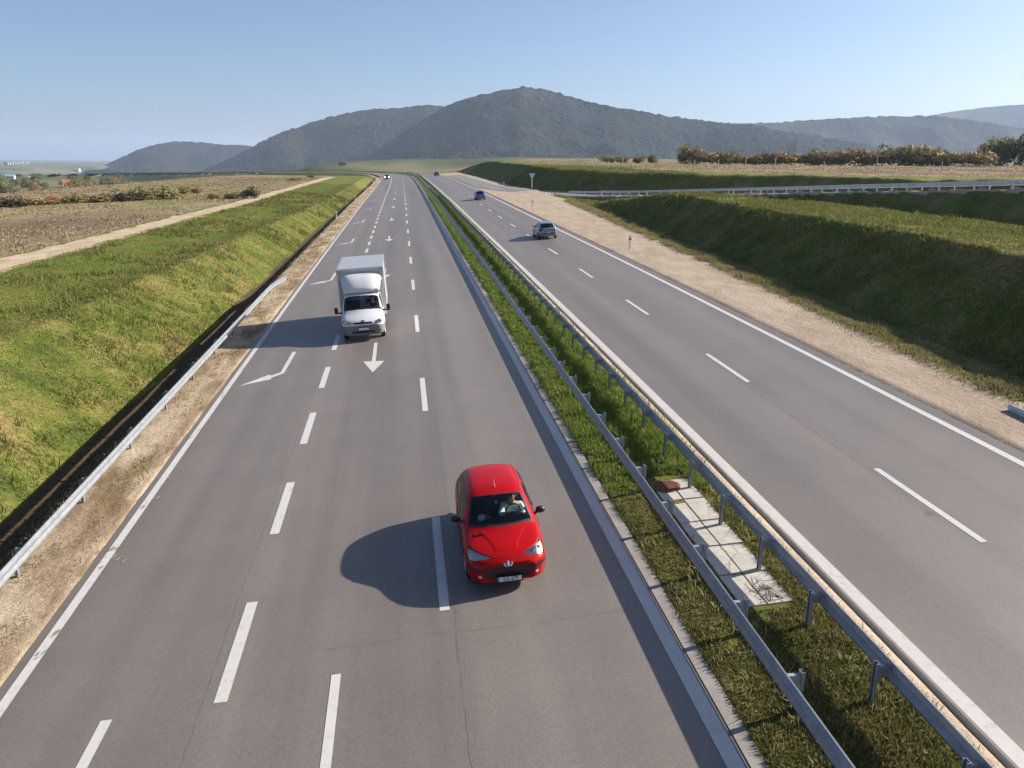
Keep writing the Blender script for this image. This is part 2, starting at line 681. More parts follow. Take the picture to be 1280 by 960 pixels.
def mat_hill(name, cols):
    m, t, b = new_mat(name)
    N = NT(t)
    a = N.ramp(N.noise(.0035, 6, .6), [(.32, cols[0]), (.47, cols[1]), (.6, cols[2]), (.74, cols[3])])
    vor = N.n('ShaderNodeTexVoronoi')
    vor.inputs['Scale'].default_value = .085
    N.l(N.tc.outputs['Object'], vor.inputs['Vector'])
    bw = N.n('ShaderNodeSeparateColor')
    N.l(vor.outputs['Color'], bw.inputs[0])
    tint = N.ramp(bw.outputs[0], [(.0, (.35, .42, .35)), (.5, (1, 1, 1)), (1.0, (1.9, 1.55, 1.05))])
    N.l(N.mix(1.0, a, tint, 'MULTIPLY'), b.inputs['Base Color'])
    b.inputs['Roughness'].default_value = .95
    b.inputs['Specular IOR Level'].default_value = .05
    N.bump(vor.outputs['Distance'], .9, -7.0, b)
    return m


MT = {}
MT['asphalt'] = mat_asphalt('asphalt', (.90, .765, .665))
MT['ramp'] = mat_asphalt('ramp_asphalt', (1.15, 1.08, 1.02))
MT['paint'] = mat_paint('road_paint')
MT['kerb'] = mat_paint('kerb_paint', (.50, .47, .44))
MT['concrete'] = mat_concrete('concrete')
MT['edge_concrete'] = mat_concrete('edge_concrete', (.20, .175, .16), (.30, .27, .25))
MT['galv'] = mat_galv('galvanised_steel')
MT['galv_light'] = mat_galv('weathered_galvanised_steel', .78)
MT['galv_pale'] = mat_galv('sky_lit_galvanised_steel', 2.0)  # steel brightened: sky light painted into the colour of shaded rails
MT['rust'] = mat_concrete('rust', (.10, .035, .018), (.22, .09, .045))
MT['ground'] = mat_ground()
MT['red'] = plain('red_car_paint', (.36, .0025, .004), .33, 0, .12, None, .16)
MT['silver'] = plain('silver_car_paint', (.21, .26, .32), .3, .45, .8)
MT['blue'] = plain('blue_car_paint', (.03, .07, .26), .28, .3, 1.0)
MT['black_paint'] = plain('black_car_paint', (.012, .012, .014), .25, 0, 1.0)
MT['violet'] = plain('dark_violet_car_paint', (.07, .05, .12), .28, .2, 1.0)
MT['white'] = plain('white_van_paint', (.64, .64, .63), .32, 0, .6)
MT['box_white'] = plain('grey_white_panel', (.46, .46, .48), .5)
MT['box_roof'] = plain('grey_roof_sheet', (.30, .33, .35), .5)
MT['alu'] = plain('aluminium', (.62, .63, .64), .35, .8)
MT['glass'] = mat_glass('car_glass', (.80, .86, .85))
MT['dark_glass'] = mat_glass('tinted_glass', (.22, .26, .27))
MT['black'] = plain('black_plastic', (.012, .012, .013), .45)
MT['grey_plastic'] = plain('grey_plastic', (.10, .10, .105), .5)
MT['bumper_grey'] = plain('weathered_bumper_plastic', (.17, .17, .175), .6)
MT['dash'] = plain('dashboard_plastic', (.016, .017, .02), .6)
MT['seat'] = plain('seat_fabric', (.035, .037, .045), .9)
MT['headrest'] = plain('pale_fabric', (.30, .34, .34), .9)
MT['rubber'] = plain('tyre_rubber', (.014, .014, .014), .8)
MT['rim'] = plain('wheel_rim', (.42, .43, .44), .35, .7)
MT['chrome'] = plain('chrome', (.78, .78, .80), .12, 1.0)
MT['lamp_inner'] = plain('lamp_reflector', (.58, .56, .52), .35, .25)
MT['lamp_lens'] = mat_glass('lamp_lens', (.97, .97, .97), .05, 1.22)
MT['orange'] = plain('orange_lens', (.75, .22, .03), .25)
MT['red_lens'] = plain('red_lens', (.12, .010, .012), .3, 0, .3)
MT['lamp_on'] = plain('lit_headlamp', (.9, .9, .88), .3, 0, 0, (1, .95, .85, 7))
MT['plate'] = plain('plate_white', (.72, .73, .74), .4)
MT['plate_blue'] = plain('plate_blue', (.02, .06, .32), .4)
MT['ink'] = plain('black_lettering', (.01, .01, .01), .5)
MT['skin'] = plain('skin', (.46, .25, .17), .55)
MT['shirt'] = plain('pale_green_white_shirt', (.66, .74, .70), .85)
MT['shirt_dark'] = plain('dark_shirt', (.10, .10, .16), .85)
MT['trousers'] = plain('dark_trousers', (.03, .035, .06), .9)
MT['hair'] = plain('brown_hair', (.11, .045, .02), .6)
MT['paper'] = plain('white_paper', (.80, .80, .78), .8)
MT['red_cloth'] = plain('red_cloth', (.45, .04, .04), .8)
MT['white_plastic'] = plain('white_plastic', (.86, .86, .84), .5)
MT['sign_grey'] = plain('sign_back', (.66, .67, .68), .5, .2)
MT['wood'] = plain('pale_wood', (.46, .40, .33), .85)
MT['bark'] = plain('bark', (.10, .075, .055), .95)
MT['wall'] = plain('pale_render', (.70, .66, .58), .9)
MT['wall_orange'] = plain('orange_render', (.62, .36, .18), .9)
MT['tile'] = plain('roof_tile', (.30, .11, .06), .9)
MT['window'] = plain('window_glass', (.04, .05, .06), .1)
MT['earth'] = plain('bare_earth', (.36, .20, .13), .95)
MT['gravel'] = plain('pale_gravel', (.62, .52, .40), .95)

# ------------------------------------------------------------------ ground sheet
xs = np.concatenate([
    -np.geomspace(14000, 340, 46), np.arange(-330, -120, 4.5), np.arange(-120, -31, 1.5), np.arange(-30, -12, .35),
    np.arange(-12, -6.8, .16), np.arange(-6.6, 4.6, 2.2), np.arange(4.7, 8.11, .17), np.arange(9, 15.6, 2.2), np.arange(15.7, 30, .3),
    np.arange(30, 66, .5), np.arange(66, 130, 1.6), np.arange(130, 330, 6), np.geomspace(335, 14000, 44)])
ys = np.concatenate([np.arange(-30, 4, 1.5), np.arange(4, 60, .4), np.arange(60, 130, .9), np.arange(130, 340, 1.9),
                     np.arange(340, 700, 5), np.arange(700, 1400, 14), np.geomspace(1420, 15000, 46)])
GX, GY = np.meshgrid(xs, ys)
GXs = GX + np.where(np.abs(GX) < 60, road_x(np.clip(GY, 0, 330)), 0)
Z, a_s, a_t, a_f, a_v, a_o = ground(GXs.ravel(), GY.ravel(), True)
# keep the far ground below the curving motorway
gr = np_mesh('ground', np.column_stack([GXs.ravel(), GY.ravel(), Z]), grid_faces(len(ys), len(xs)), MT['ground'])
for nm, a in (('sand', a_s), ('track', a_t), ('field', a_f), ('valley', a_v), ('soil_shade', a_o)):
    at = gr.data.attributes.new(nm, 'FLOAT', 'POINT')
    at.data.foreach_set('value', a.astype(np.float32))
tag(gr, 'rolling grass and field ground with sandy verges beside the motorway', kind='structure')

# ------------------------------------------------------------------ carriageways
RY = np.concatenate([np.arange(-30, 60, 2.0), np.arange(60, 340, 4.0), np.arange(340, 1300, 10.0)])
CX = road_x(RY)
TX = np.gradient(CX, RY)
NRM = np.column_stack([np.ones_like(TX), -TX]) / np.sqrt(1 + TX**2)[:, None]


def ribbon(name, lats, dz, mat, parent=None, rows=None, mask=None):
    sel = np.arange(len(RY)) if mask is None else np.where(mask)[0]
    V = []
    for i in sel:
        for x in lats:
            V.append((CX[i] + NRM[i, 0] * x, RY[i] + NRM[i, 1] * x, R(x, RY[i]) + dz))
    return np_mesh(name, np.array(V), grid_faces(len(sel), len(lats)), mat, parent)


left = ribbon('left_carriageway', [-7.05, -3.1, .6, 4.62], 0.0, MT['asphalt'])
tag(left, 'three-lane asphalt carriageway carrying traffic towards the viewer', kind='structure')
right = ribbon('right_carriageway', [8.36, 11.8, 15.85], 0.0, MT['asphalt'])
tag(right, 'two-lane asphalt carriageway carrying traffic away', kind='structure')
es = ribbon('edge_strip', [4.62, 4.86], 0.012, MT['edge_concrete'], mask=RY < 340)
tag(es, 'narrow concrete edge strip beside the median grass', kind='structure')
# raised white kerb on the right carriageway's inner edge
kv, kp = [], [(8.05, -.1), (8.06, .022), (8.10, .034), (8.37, .030), (8.375, -.05)]
for i in range(len(RY)):
    if RY[i] < 420:
        kv += [(CX[i] + x, RY[i], R(x, RY[i]) + dz) for x, dz in kp]
kf = grid_faces(len(kv) // 5, 5)
kerb = np_mesh('kerb', np.array(kv), kf, MT['kerb'], smooth=False)
tag(kerb, 'long white raised kerb line along the right carriageway', kind='structure')
# slip road surface
V = []
for i in range(len(RAMP)):
    for d in (.9, 3.2, 5.6):
        p = RAMP[i, :2] + RN[i] * d
        V.append((p[0], p[1], RAMP[i, 2] + .05 if RAMP[i, 1] < 150 else max(float(R(p[0], p[1])), RAMP[i, 2]) + .03))
rr = np_mesh('slip_road', np.array(V), grid_faces(len(RAMP), 3), MT['ramp'])
tag(rr, 'pale slip road coming down to join the right carriageway', kind='structure')


# markings ---------------------------------------------------------
def strip_quads(x0, x1, y0, y1, step=4.0):
    n = max(1, int((y1 - y0) / step))
    Y = np.linspace(y0, y1, n + 1)
    v, f = [], []
    for i, y in enumerate(Y):
        for x in (x0, x1):
            cxv = float(road_x(y))
            v.append((cxv + x, y, BANK * x + float(road_g(y)) + .006))
        if i:
            b = 2 * i
            f.append((b - 2, b - 1, b + 1, b))
    return v, f


def marks(name, quads, label, mat=MT['paint']):
    V, F = [], []
    for v, f in quads:
        o = len(V)
        V += v
        F += [tuple(i + o for i in q) for q in f]
    return tag(mesh(name, V, F, mat), label, kind='structure')


def poly_mark(pts):
    v = []
    for x, y in pts:
        v.append((float(road_x(y)) + x, y, BANK * x + float(road_g(y)) + .006))
    return v, [tuple(range(len(pts)))]


marks('edge_line', [strip_quads(-6.87, -6.68, -25, 335)], 'solid white line along the outer edge of the left carriageway')
marks('inner_edge_line', [strip_quads(4.30, 4.55, -25, 335)], 'solid white line beside the median shaded by the guardrail')
marks('outer_edge_line', [strip_quads(15.22, 15.44, -25, 168), strip_quads(15.25, 15.42, 168, 330)], 'solid white line along the outer edge of the right carriageway')
marks('exit_lane_line', [strip_quads(-3.25, -3.03, 11.66 + 5.915 * n, 14.66 + 5.915 * n) for n in range(-2, 28)] + [strip_quads(-3.22, -3.05, 178, 325)],
      'short white dashes between the exit lane and the middle lane')
marks('lane_line', [strip_quads(.53, .72, 13.52 + 12.0 * n, 17.52 + 12.0 * n) for n in range(-2, 26)], 'white dashes between the two through lanes of the left carriageway')
marks('far_lane_line', [strip_quads(11.72, 11.88, 13.56 + 11.745 * n, 17.5 + 11.745 * n) for n in range(-2, 26)], 'white dashes down the right carriageway')
arrows = []
for n in range(-1, 9):
    o = 24.0 * n
    arrows.append(poly_mark([(-1.38, 36.0 + o), (-1.38, 32.7 + o), (-1.74, 32.8 + o), (-1.29, 30.95 + o), (-.86, 32.6 + o), (-1.22, 32.7 + o), (-1.22, 36.0 + o)]))
    arrows.append(poly_mark([(-4.80, 35.6 + o), (-4.98, 35.6 + o), (-5.02, 32.25 + o), (-5.33, 31.85 + o), (-5.45, 32.0 + o), (-6.38, 30.72 + o), (-5.28, 31.28 + o), (-5.28, 31.5 + o), (-4.86, 32.05 + o)]))
marks('lane_arrows', arrows, 'white straight and bent arrows painted in the exit and middle lanes')


# seams and cracks in the asphalt
def crack(pts, wd, seed):
    r = random.Random(seed)
    P_ = []
    for (x0, y0), (x1, y1) in zip(pts, pts[1:]):
        n = max(2, int(math.hypot(x1 - x0, y1 - y0) / .12))
        for k in range(n):
            t_ = k / n
            P_.append((x0 + (x1 - x0) * t_ + r.gauss(0, .008), y0 + (y1 - y0) * t_ + r.gauss(0, .008)))
    v, f = [], []
    for i_, (x, y) in enumerate(P_):
        a, b_ = P_[max(0, i_ - 1)], P_[min(len(P_) - 1, i_ + 1)]
        L_ = math.hypot(b_[0] - a[0], b_[1] - a[1]) + 1e-9
        nx, ny = -(b_[1] - a[1]) / L_, (b_[0] - a[0]) / L_
        ww = wd * r.uniform(.0, .6)
        for sg in (-1, 1):
            X_, Y_c = x + nx * ww * sg, y + ny * ww * sg
            v.append((float(road_x(Y_c)) + X_, Y_c, float(R(X_, Y_c)) + .003))
        if i_:
            b0 = 2 * i_
            f.append((b0 - 2, b0 - 1, b0 + 1, b0))
    return v, f


MT['seam'] = plain('bitumen_seam', (.136, .116, .102), .8)
marks('asphalt_seams', [crack([(-1.6, 12.75), (.3, 12.82), (2.1, 12.74), (4.2, 12.80)], .020, 1), crack([(.78, 12.8), (.80, 8), (.77, 3)], .016, 2),
                        crack([(-3.42, 42), (-3.40, 26), (-3.44, 14), (-3.40, 4)], .014, 3), crack([(-3.40, 120), (-3.42, 70), (-3.42, 42)], .012, 5),
                        crack([(.95, 60), (.97, 36), (.95, 18), (.80, 12.8)], .010, 6), crack([(11.62, 70), (11.6, 40), (11.62, 14)], .012, 7)],
      'thin dark seams and cracks in the asphalt', MT['seam'])


# sand washed over the outer edge line
V, F = [], []
r_ = random.Random(5)
for k_ in range(70):
    y0 = r_.choice([11.5, 14.2, 17.3, 20.2, 21.8, 25.5, 29.5, 33.0, 38.5, 41.0, 44.0, 47.5]) + r_.gauss(0, .40)
    x0 = -6.66 + r_.gauss(0, .13)
    a_, b_ = r_.uniform(.015, .07), r_.uniform(.03, .17)
    n = 11
    o = len(V)
    for j in range(n):
        t_ = 2 * PI * j / n
        q = r_.uniform(.45, 1.0)
        xx_, yy_ = x0 + a_ * q * math.cos(t_) + .25 * b_ * q * math.sin(t_), y0 + b_ * q * math.sin(t_)
        V.append((float(road_x(yy_)) + xx_, yy_, float(R(xx_, yy_)) + .009 + .0008 * (k_ % 5)))
    F.append(tuple(range(o, o + n)))
MT['spill'] = mat_concrete('sand_spill', (.20, .165, .125), (.30, .25, .19))
tag(mesh('sand_spill', V, F, MT['spill']), 'pale sand washed in patches over the outer edge line', 'sand', kind='stuff')


# ------------------------------------------------------------------ hills
def az_el(u, v):
    d = FWD + RGT * (u - 640) / 995.0 - UPV * (v - 480) / 995.0
    return math.atan2(d[0], d[1]), d[2] / math.hypot(d[0], d[1])


def hill(name, D, pts, mat, label, nu, nr, wf, wb, seed, base=-45, rav=.42, tree=6.5):
    ae = np.array([az_el(*p) for p in pts])
    az = np.linspace(ae[0, 0], ae[-1, 0], nu)
    hk = _spl(ae[:, 0], ae[:, 1])
    el = hk(az)
    H = CAM_H + D * el - base                       # ridge height over the base
    H = np.maximum(H, 2)
    s = np.concatenate([np.linspace(-1, 0, int(nr * .75)), np.linspace(0, 1, nr - int(nr * .75) + 1)[1:]])
    A, S = np.meshgrid(az, s)
    HH = np.tile(H, (len(s), 1))
    wig = 1 + .10 * (fbm(A * 14, A * 0 + seed, seed, 3) - .5)
    r = D * wig + np.where(S < 0, S * wf, S * wb)
    prof = np.where(S < 0, ss(1 + S) * .55 + .45 * (1 + S)**1.1, ss(1 - S))
    X, Y = r * np.sin(A), r * np.cos(A)
    q = fbm(X / 520, Y / 520, seed + 5, 4)
    ridg = 1 - np.abs(2 * q - 1) * 2.0
    env = np.clip(-S, 0, 1)**.7 * np.clip(1 + S, 0, 1)**.6 * 2
    z = base + (CAM_H + D * wig * 0 + HH * 0) * 0 + HH * prof * (r / D)**np.where(S <= 0, 1, 0) - env * HH * rav * (1 - ridg) * .9
    bump = fbm(X / 17, Y / 17, seed + 40, 2)
    z = z + (bump - .75) * tree * 2.0 * np.clip(HH / 60, .1, 1)
    o = np_mesh(name, np.column_stack([X.ravel(), Y.ravel(), z.ravel()]), grid_faces(len(s), nu), mat)
    return tag(o, label, kind='structure')


hc = [(.004, .008, .006), (.011, .017, .011), (.026, .024, .015), (.048, .032, .020)]
MT['hill'] = mat_hill('hill_forest', hc)
hill('wooded_hill', 5000, [(108, 217), (118, 212.5), (150, 197), (180, 184.5), (210, 177.5), (240, 176.5), (270, 179.5), (300, 181), (330, 184), (380, 190), (440, 207)],
     MT['hill'], 'low rounded wooded hill farthest to the left', 260, 110, 900, 700, 11)
hill('wooded_hill', 3700, [(255, 212), (285, 198), (318, 181), (340, 170), (380, 155.5), (420, 143.5), (455, 136.5), (500, 134), (540, 131.5), (560, 133), (600, 140), (680, 160), (770, 200)],
     MT['hill'], 'flat-topped wooded hill just left of the highest summit', 420, 170, 1000, 700, 23)
hill('wooded_hill', 3000, [(415, 212), (440, 203), (470, 187), (510, 161), (540, 142), (570, 126), (600, 118), (640, 110), (655, 107.5), (680, 111), (700, 116), (740, 127), (800, 138), (860, 147.5), (920, 154), (980, 163), (1060, 176), (1150, 192), (1210, 204)],
     MT['hill'], 'highest rounded wooded hill in the middle of the skyline', 680, 210, 1050, 700, 37)
hill('wooded_hill', 4500, [(740, 175), (800, 163), (860, 157), (920, 153.5), (960, 153), (1000, 150), (1060, 146.5), (1150, 144), (1180, 145), (1230, 152), (1300, 163), (1420, 185), (1520, 200)],
     MT['hill'], 'long low wooded ridge on the right behind the hedge', 420, 120, 1100, 800, 51)
hill('wooded_hill', 7000, [(1040, 175), (1100, 158), (1150, 146.5), (1200, 137.5), (1280, 130), (1400, 121), (1600, 150)],
     MT['hill'], 'palest distant ridge at the far right of the skyline', 220, 70, 1500, 1000, 63)

# ------------------------------------------------------------------ haze
bm = bmesh.new()
box(bm, (0, 8000, 205), (40000, 30000, 540))
hz = bm_obj('haze', bm)
m = bpy.data.materials.new('haze')
m.use_nodes = True
t = m.node_tree
t.nodes.remove(t.nodes['Principled BSDF'])
pv = t.nodes.new('ShaderNodeVolumePrincipled')
pv.inputs['Color'].default_value = (.61, .765, 1.0, 1)
pv.inputs['Density'].default_value = 0.00008
pv.inputs['Anisotropy'].default_value = 0.15
t.links.new(pv.outputs[0], t.nodes['Material Output'].inputs['Volume'])
hz.data.materials.append(m)
tag(hz, 'pale blue haze over the far hills and valley', kind='stuff')

# ------------------------------------------------------------------ guardrails
W_PROF = [(-.008, -.155), (.012, -.155), (.030, -.135), (.062, -.105), (.066, -.080), (.062, -.055), (.030, -.020), (.024, 0), (.030, .020),
          (.062, .055), (.066, .080), (.062, .105), (.030, .135), (.012, .155), (-.008, .155)]


def beam_mesh(name, P, N2, mat, parent, drop=None, thick=.006):
    """W-beam along points P (n,3); N2 = outward (traffic side) horizontal normals"""
    prof = np.array(W_PROF)
    back = prof[::-1].copy()
    back[:, 0] -= thick
    ring = np.vstack([prof, back])
    k = len(ring)
    V = []
    for i in range(len(P)):
        for a, z in ring:
            V.append((P[i, 0] + N2[i, 0] * a, P[i, 1] + N2[i, 1] * a, P[i, 2] + z))
    F = []
    for i in range(len(P) - 1):
        for j in range(k):
            F.append((i * k + j, i * k + (j + 1) % k, (i + 1) * k + (j + 1) % k, (i + 1) * k + j))
    F.append(tuple(range(k))[::-1])
    F.append(tuple((len(P) - 1) * k + j for j in range(k)))
    o = mesh(name, V, F, mat, parent, True)
    o.data.set_sharp_from_angle(angle=math.radians(35))
    return o


def post_bm(h, w=.10, d=.055, t=.007, lip=.02):
    """C-channel post, open side along +X; origin at the ground"""
    bm = bmesh.new()
    out = [(d, w / 2), (0, w / 2), (0, -w / 2), (d, -w / 2), (d, -w / 2 + lip), (d - t, -w / 2 + lip), (d - t, -w / 2 + t), (t, -w / 2 + t), (t, w / 2 - t), (d - t, w / 2 - t), (d - t, w / 2 - lip), (d, w / 2 - lip)]
    prism(bm, out, h + .25, Matrix.Translation((0, 0, -.25)))
    return bm


def guardrail(label, x_beam, x_post, traffic, ylist, yposts, zc, mat, group=None, spacer=True, keep=100, drop=None, up=.13):
    y0 = float(yposts[0])
    root = empty('guardrail', road_pt(x_beam, y0))
    tag(root, label, 'guardrail', group)
    off = np.array(root.location)
    P, Nn = [], []
    for y in ylist:
        p = road_pt(x_beam + (drop[1](y) if drop else 0), float(y), zc - (drop[0](y) if drop else 0))
        tx = float(road_x(y + .5) - road_x(y - .5))
        n = np.array([1.0, -tx]) * traffic
        P.append(np.array(p) - off)
        Nn.append(n / np.linalg.norm(n))
    beam_mesh('beam', np.array(P), np.array(Nn), mat, root)
    pm = None
    rest = None
    for i, y in enumerate(yposts):
        y = float(y)
        loc = road_pt(x_post, y) - Vector(off)
        if i < keep:
            if pm is None:
                bm = post_bm(zc + up)
                if traffic > 0:
                    bmesh.ops.rotate(bm, cent=(0, 0, 0), matrix=Matrix.Rotation(PI, 3, 'Z'), verts=bm.verts[:])
                if spacer:
                    gap = x_beam - x_post
                    box(bm, (gap / 2, 0, zc), (abs(gap) * .9, .07, .16))
                o = bm_obj('post', bm, mat, root)
                pm = o
            else:
                o = pm.copy()
                COL.objects.link(o)
                o.parent = root
            o.location = loc
        else:
            if rest is None:
                rest = bmesh.new()
            box(rest, loc + Vector((0, 0, (zc + .1) / 2)), (.06, .10, zc + .12))
    if rest is not None:
        o = bm_obj('post', rest, mat, root)
        o['kind'] = 'stuff'
    return root


yl = np.concatenate([np.arange(-6, 60, 1.0), np.arange(60, 160, 2.0), np.arange(160, 420, 4.0), np.arange(420, 1280, 12.0)])
guardrail('grey steel guardrail in the median next to the traffic coming towards the viewer', 5.47, 5.72, -1, yl, np.arange(5.6, 330, 2.0), .60, MT['galv'])
guardrail('grey steel guardrail in the median next to the white kerb, its back to the viewer', 7.11, 6.93, 1, yl[yl < 420], np.arange(5.55, 330, 2.0), .60, MT['galv'])
lefty = np.concatenate([np.arange(-3, 57.5, 1.0)])
guardrail('pale guardrail on the left gravel verge, sloping down at its far end', -8.22, -8.46, 1, lefty,
          [.9, 4.9, 8.9, 12.9, 16.9, 20.7, 24.6, 28.5, 32.4, 36.4, 40.4, 44.4, 48.5, 52.4], .60, MT['galv_light'],
          drop=(lambda y: .36 * float(ss((y - 50) / 8)), lambda y: .10 * float(ss((y - 50) / 8))), up=.02)

# guardrails along the slip road
for side, dd in ((0, .15), (1, 6.6)):
    idx = [i for i in range(len(RAMP)) if RAMP[i, 1] < 131 and RAMP[i, 1] > 25]
    base = RAMP[idx[-1]]
    p0 = RAMP[idx[0], :2] + RN[idx[0]] * dd
    root = empty('guardrail', (p0[0], p0[1], RAMP[idx[0], 2]))
    tag(root, ['near one of the two guardrails along the raised slip road, dark beam on white posts', 'far guardrail of the raised slip road, mostly hidden behind the near one'][side], 'guardrail', 'slip road guardrails')
    off = np.array(root.location)
    P, Nn = [], []
    for i in idx[::2]:
        q = RAMP[i, :2] + RN[i] * dd
        P.append(np.array([q[0], q[1], RAMP[i, 2] + .62]) - off)
        Nn.append(RN[i] * (1 if side == 0 else -1))
    beam_mesh('beam', np.array(P), np.array(Nn), MT['galv_pale'], root)
    pm = None
    acc = 0
    last = RAMP[idx[0]]
    for i in idx:
        acc += np.linalg.norm(RAMP[i, :2] - last[:2])
        last = RAMP[i]
        if acc < 4.0 and pm is not None:
            continue
        acc = 0 if pm is not None else (0, 1.3)[side]
        q = RAMP[i, :2] + RN[i] * (dd + (-.13 if side == 0 else .13))
        if pm is None:
            bm = post_bm(.70, .15)
            pm = o = bm_obj('post', bm, MT['galv_pale'], root)
        else:
            o = pm.copy()
            COL.objects.link(o)
            o.parent = root
        o.location = Vector((q[0], q[1], RAMP[i, 2])) - Vector(off)
        o.rotation_euler.z = math.atan2(RT[i, 1], RT[i, 0]) + PI / 2

# sunken rail end at the right edge of the picture
root = empty('guardrail_end', road_pt(17.9, 20.9))
tag(root, 'pale rounded guardrail end sinking into the sandy verge at the right edge', 'guardrail')
yy = np.arange(6, 20.5, .8)
P = np.array([np.array(road_pt(17.75, float(y), .60 - .58 * float(ss((y - 8) / 13)))) - np.array(root.location) for y in yy])
beam_mesh('beam', P, np.tile(np.array([-1.0, 0]), (len(yy), 1)), MT['galv_pale'], root)
for y in (8.5, 12.5):
    bm = post_bm(.45)
    o = bm_obj('post', bm, MT['galv_light'], root)
    o.location = road_pt(17.9, y) - root.location

# ------------------------------------------------------------------ concrete slabs and drain in the median
bm = bmesh.new()
ysl = [12.35, 13.5, 14.65, 15.8, 16.95, 18.25]
for a, b in zip(ysl, ysl[1:]):
    for x0, x1 in ((6.06, 6.53), (6.55, 7.05)):
        j = random.uniform(-.006, .006)
        p = road_pt((x0 + x1) / 2, (a + b) / 2, -.028 + j)
        box(bm, p, (x1 - x0 - .012, b - a - .02, .12), Matrix.Rotation(-math.atan(BANK) + j * .6, 3, 'Y'), .008)
tag(bm_obj('drain_slabs', bm, MT['concrete']), 'cracked pale concrete slabs laid between the two median guardrails', 'paving slabs')
root = empty('drain_cover', road_pt(6.36, 17.75, .036))
root.rotation_euler.y = -math.atan(BANK)
tag(root, 'rusty round drain cover on the far end of the concrete slabs', 'drain cover')
bm = bmesh.new()
lathe(bm, [(0, .36), (.02, .36), (.02, .30), (.008, .30), (0, .01)], 'Z', 28)
bm_obj('rim', bm, MT['rust'], root, angle=30)
bm = bmesh.new()
for k in range(-4, 5):
    L = 2 * math.sqrt(max(0, .29**2 - (k * .062)**2))
    box(bm, (k * .062, 0, .022), (.03, L, .02))
    box(bm, (0, k * .062, .020), (L, .022, .016))
bm_obj('grate', bm, MT['rust'], root)

# dry twigs lying on the slabs
bm = bmesh.new()
for k in range(26):
    a = random.uniform(0, PI)
    c = road_pt(6.72 + random.gauss(0, .10), 12.75 + random.gauss(0, .22), .045)
    L = random.uniform(.1, .28)
    d = Vector((math.cos(a), math.sin(a), 0)) * L
    tube(bm, [c - d, c + Vector((random.gauss(0, .03), random.gauss(0, .03), .015)), c + d], [.005, .006, .003], 4)
tag(bm_obj('dry_twigs', bm, MT['bark']), 'tangle of dry twigs lying on the nearest concrete slab', 'twigs')


# ------------------------------------------------------------------ marker posts and signs
def marker(first=[None]):
    if first[0] is not None:
        src = first[0]
        r = src.copy()
        COL.objects.link(r)
        for c in src.children:
            d = c.copy()
            COL.objects.link(d)
            d.parent = r
        return r
    r = empty('marker_post')
    bm = bmesh.new()
    box(bm, (0, 0, .48), (.17, .12, 1.1), None, .02)
    for v in bm.verts:
        if v.co.z > 1.0:
            v.co.z += v.co.x * .4
    bm_obj('post', bm, MT['white_plastic'], r)
    bm = bmesh.new()
    box(bm, (0, 0, .74), (.18, .128, .17), Matrix.Rotation(.25, 3, 'Y'), .01)
    bm_obj('black_band', bm, MT['black'], r)
    bm = bmesh.new()
    box(bm, (0, -.066, .74), (.045, .01, .13), None, .003)
    bm_obj('reflector', bm, MT['orange'], r)
    first[0] = r
    return r


for x, y, lb in [(17.55, 60.8, 'nearest white marker post on the right verge in front of the dark bank'),
                 (17.6, 109.1, 'white marker post on the sand just before the slip road joins'),
                 (21.9, 175.4, 'white marker post at the foot of the far dark bank beyond the slip road'),
                 (21.2, 230.0, 'white marker post beyond the junction where the far bank gets lower'),
                 (21.2, 275.0, 'farthest white marker post on the right near the crest of the road'),
                 (-8.75, 111.5, 'nearest white marker post on the left verge beyond the guardrail end'),
                 (-8.55, 154.6, 'second white marker post along the left verge'),
                 (-8.6, 207.4, 'third white marker post along the left verge'),
                 (-8.6, 258.0, 'farthest white marker post on the left verge near the crest')]:
    r = marker()
    r.location = road_pt(x, y)
    r.location.z = gz(r.location.x, r.location.y)
    r.rotation_euler.z = 0
    tag(r, lb, 'marker post', 'white roadside marker posts')

p = Vector((25.6, 159.0, gz(25.6, 159.0)))
root = empty('road_sign', p)
tag(root, 'pale triangular road sign pointing down on a tall pole by the slip road', 'road sign')
bm = bmesh.new()
tube(bm, [(0, 0, -.3), (0, 0, 3.2)], .07, 10)
bm_obj('pole', bm, MT['sign_grey'], root)
bm = bmesh.new()
s_ = .62
prism(bm, [(-s_, 0), (-s_ + .06, .06), (s_ - .06, .06), (s_, 0), (.05, -1.02), (-.05, -1.02)], .03, Matrix.Translation((0, -.075, 3.2)) @ Matrix.Rotation(PI / 2, 4, 'X'))
bm_obj('plate', bm, MT['sign_grey'], root)

# ------------------------------------------------------------------ grass
def blades(name, label, X, Y, h, wd, mat, lean=.35, zoff=0.0, cat='grass'):
    n = len(X)
    Zb = ground(X, Y) + zoff - .02
    a = rng.uniform(0, 2 * PI, n)
    l_ = rng.normal(0, lean, (n, 2)) * h[:, None]
    ux, uy = np.cos(a) * wd * .5, np.sin(a) * wd * .5
    V = np.empty((n, 5, 3))
    V[:, 0] = np.column_stack([X - ux, Y - uy, Zb])
    V[:, 1] = np.column_stack([X + ux, Y + uy, Zb])
    V[:, 2] = np.column_stack([X + ux * .8 + l_[:, 0] * .4, Y + uy * .8 + l_[:, 1] * .4, Zb + h * .6])
    V[:, 3] = np.column_stack([X - ux * .8 + l_[:, 0] * .4, Y - uy * .8 + l_[:, 1] * .4, Zb + h * .6])
    V[:, 4] = np.column_stack([X + l_[:, 0], Y + l_[:, 1], Zb + h])
    i = np.arange(n)[:, None] * 5
    T = np.concatenate([i + np.array([[0, 1, 2]]), i + np.array([[0, 2, 3]]), i + np.array([[3, 2, 4]])])
    o = np_mesh(name, V.reshape(-1, 3), T, mat, smooth=False)
    return tag(o, label, cat, kind='stuff')


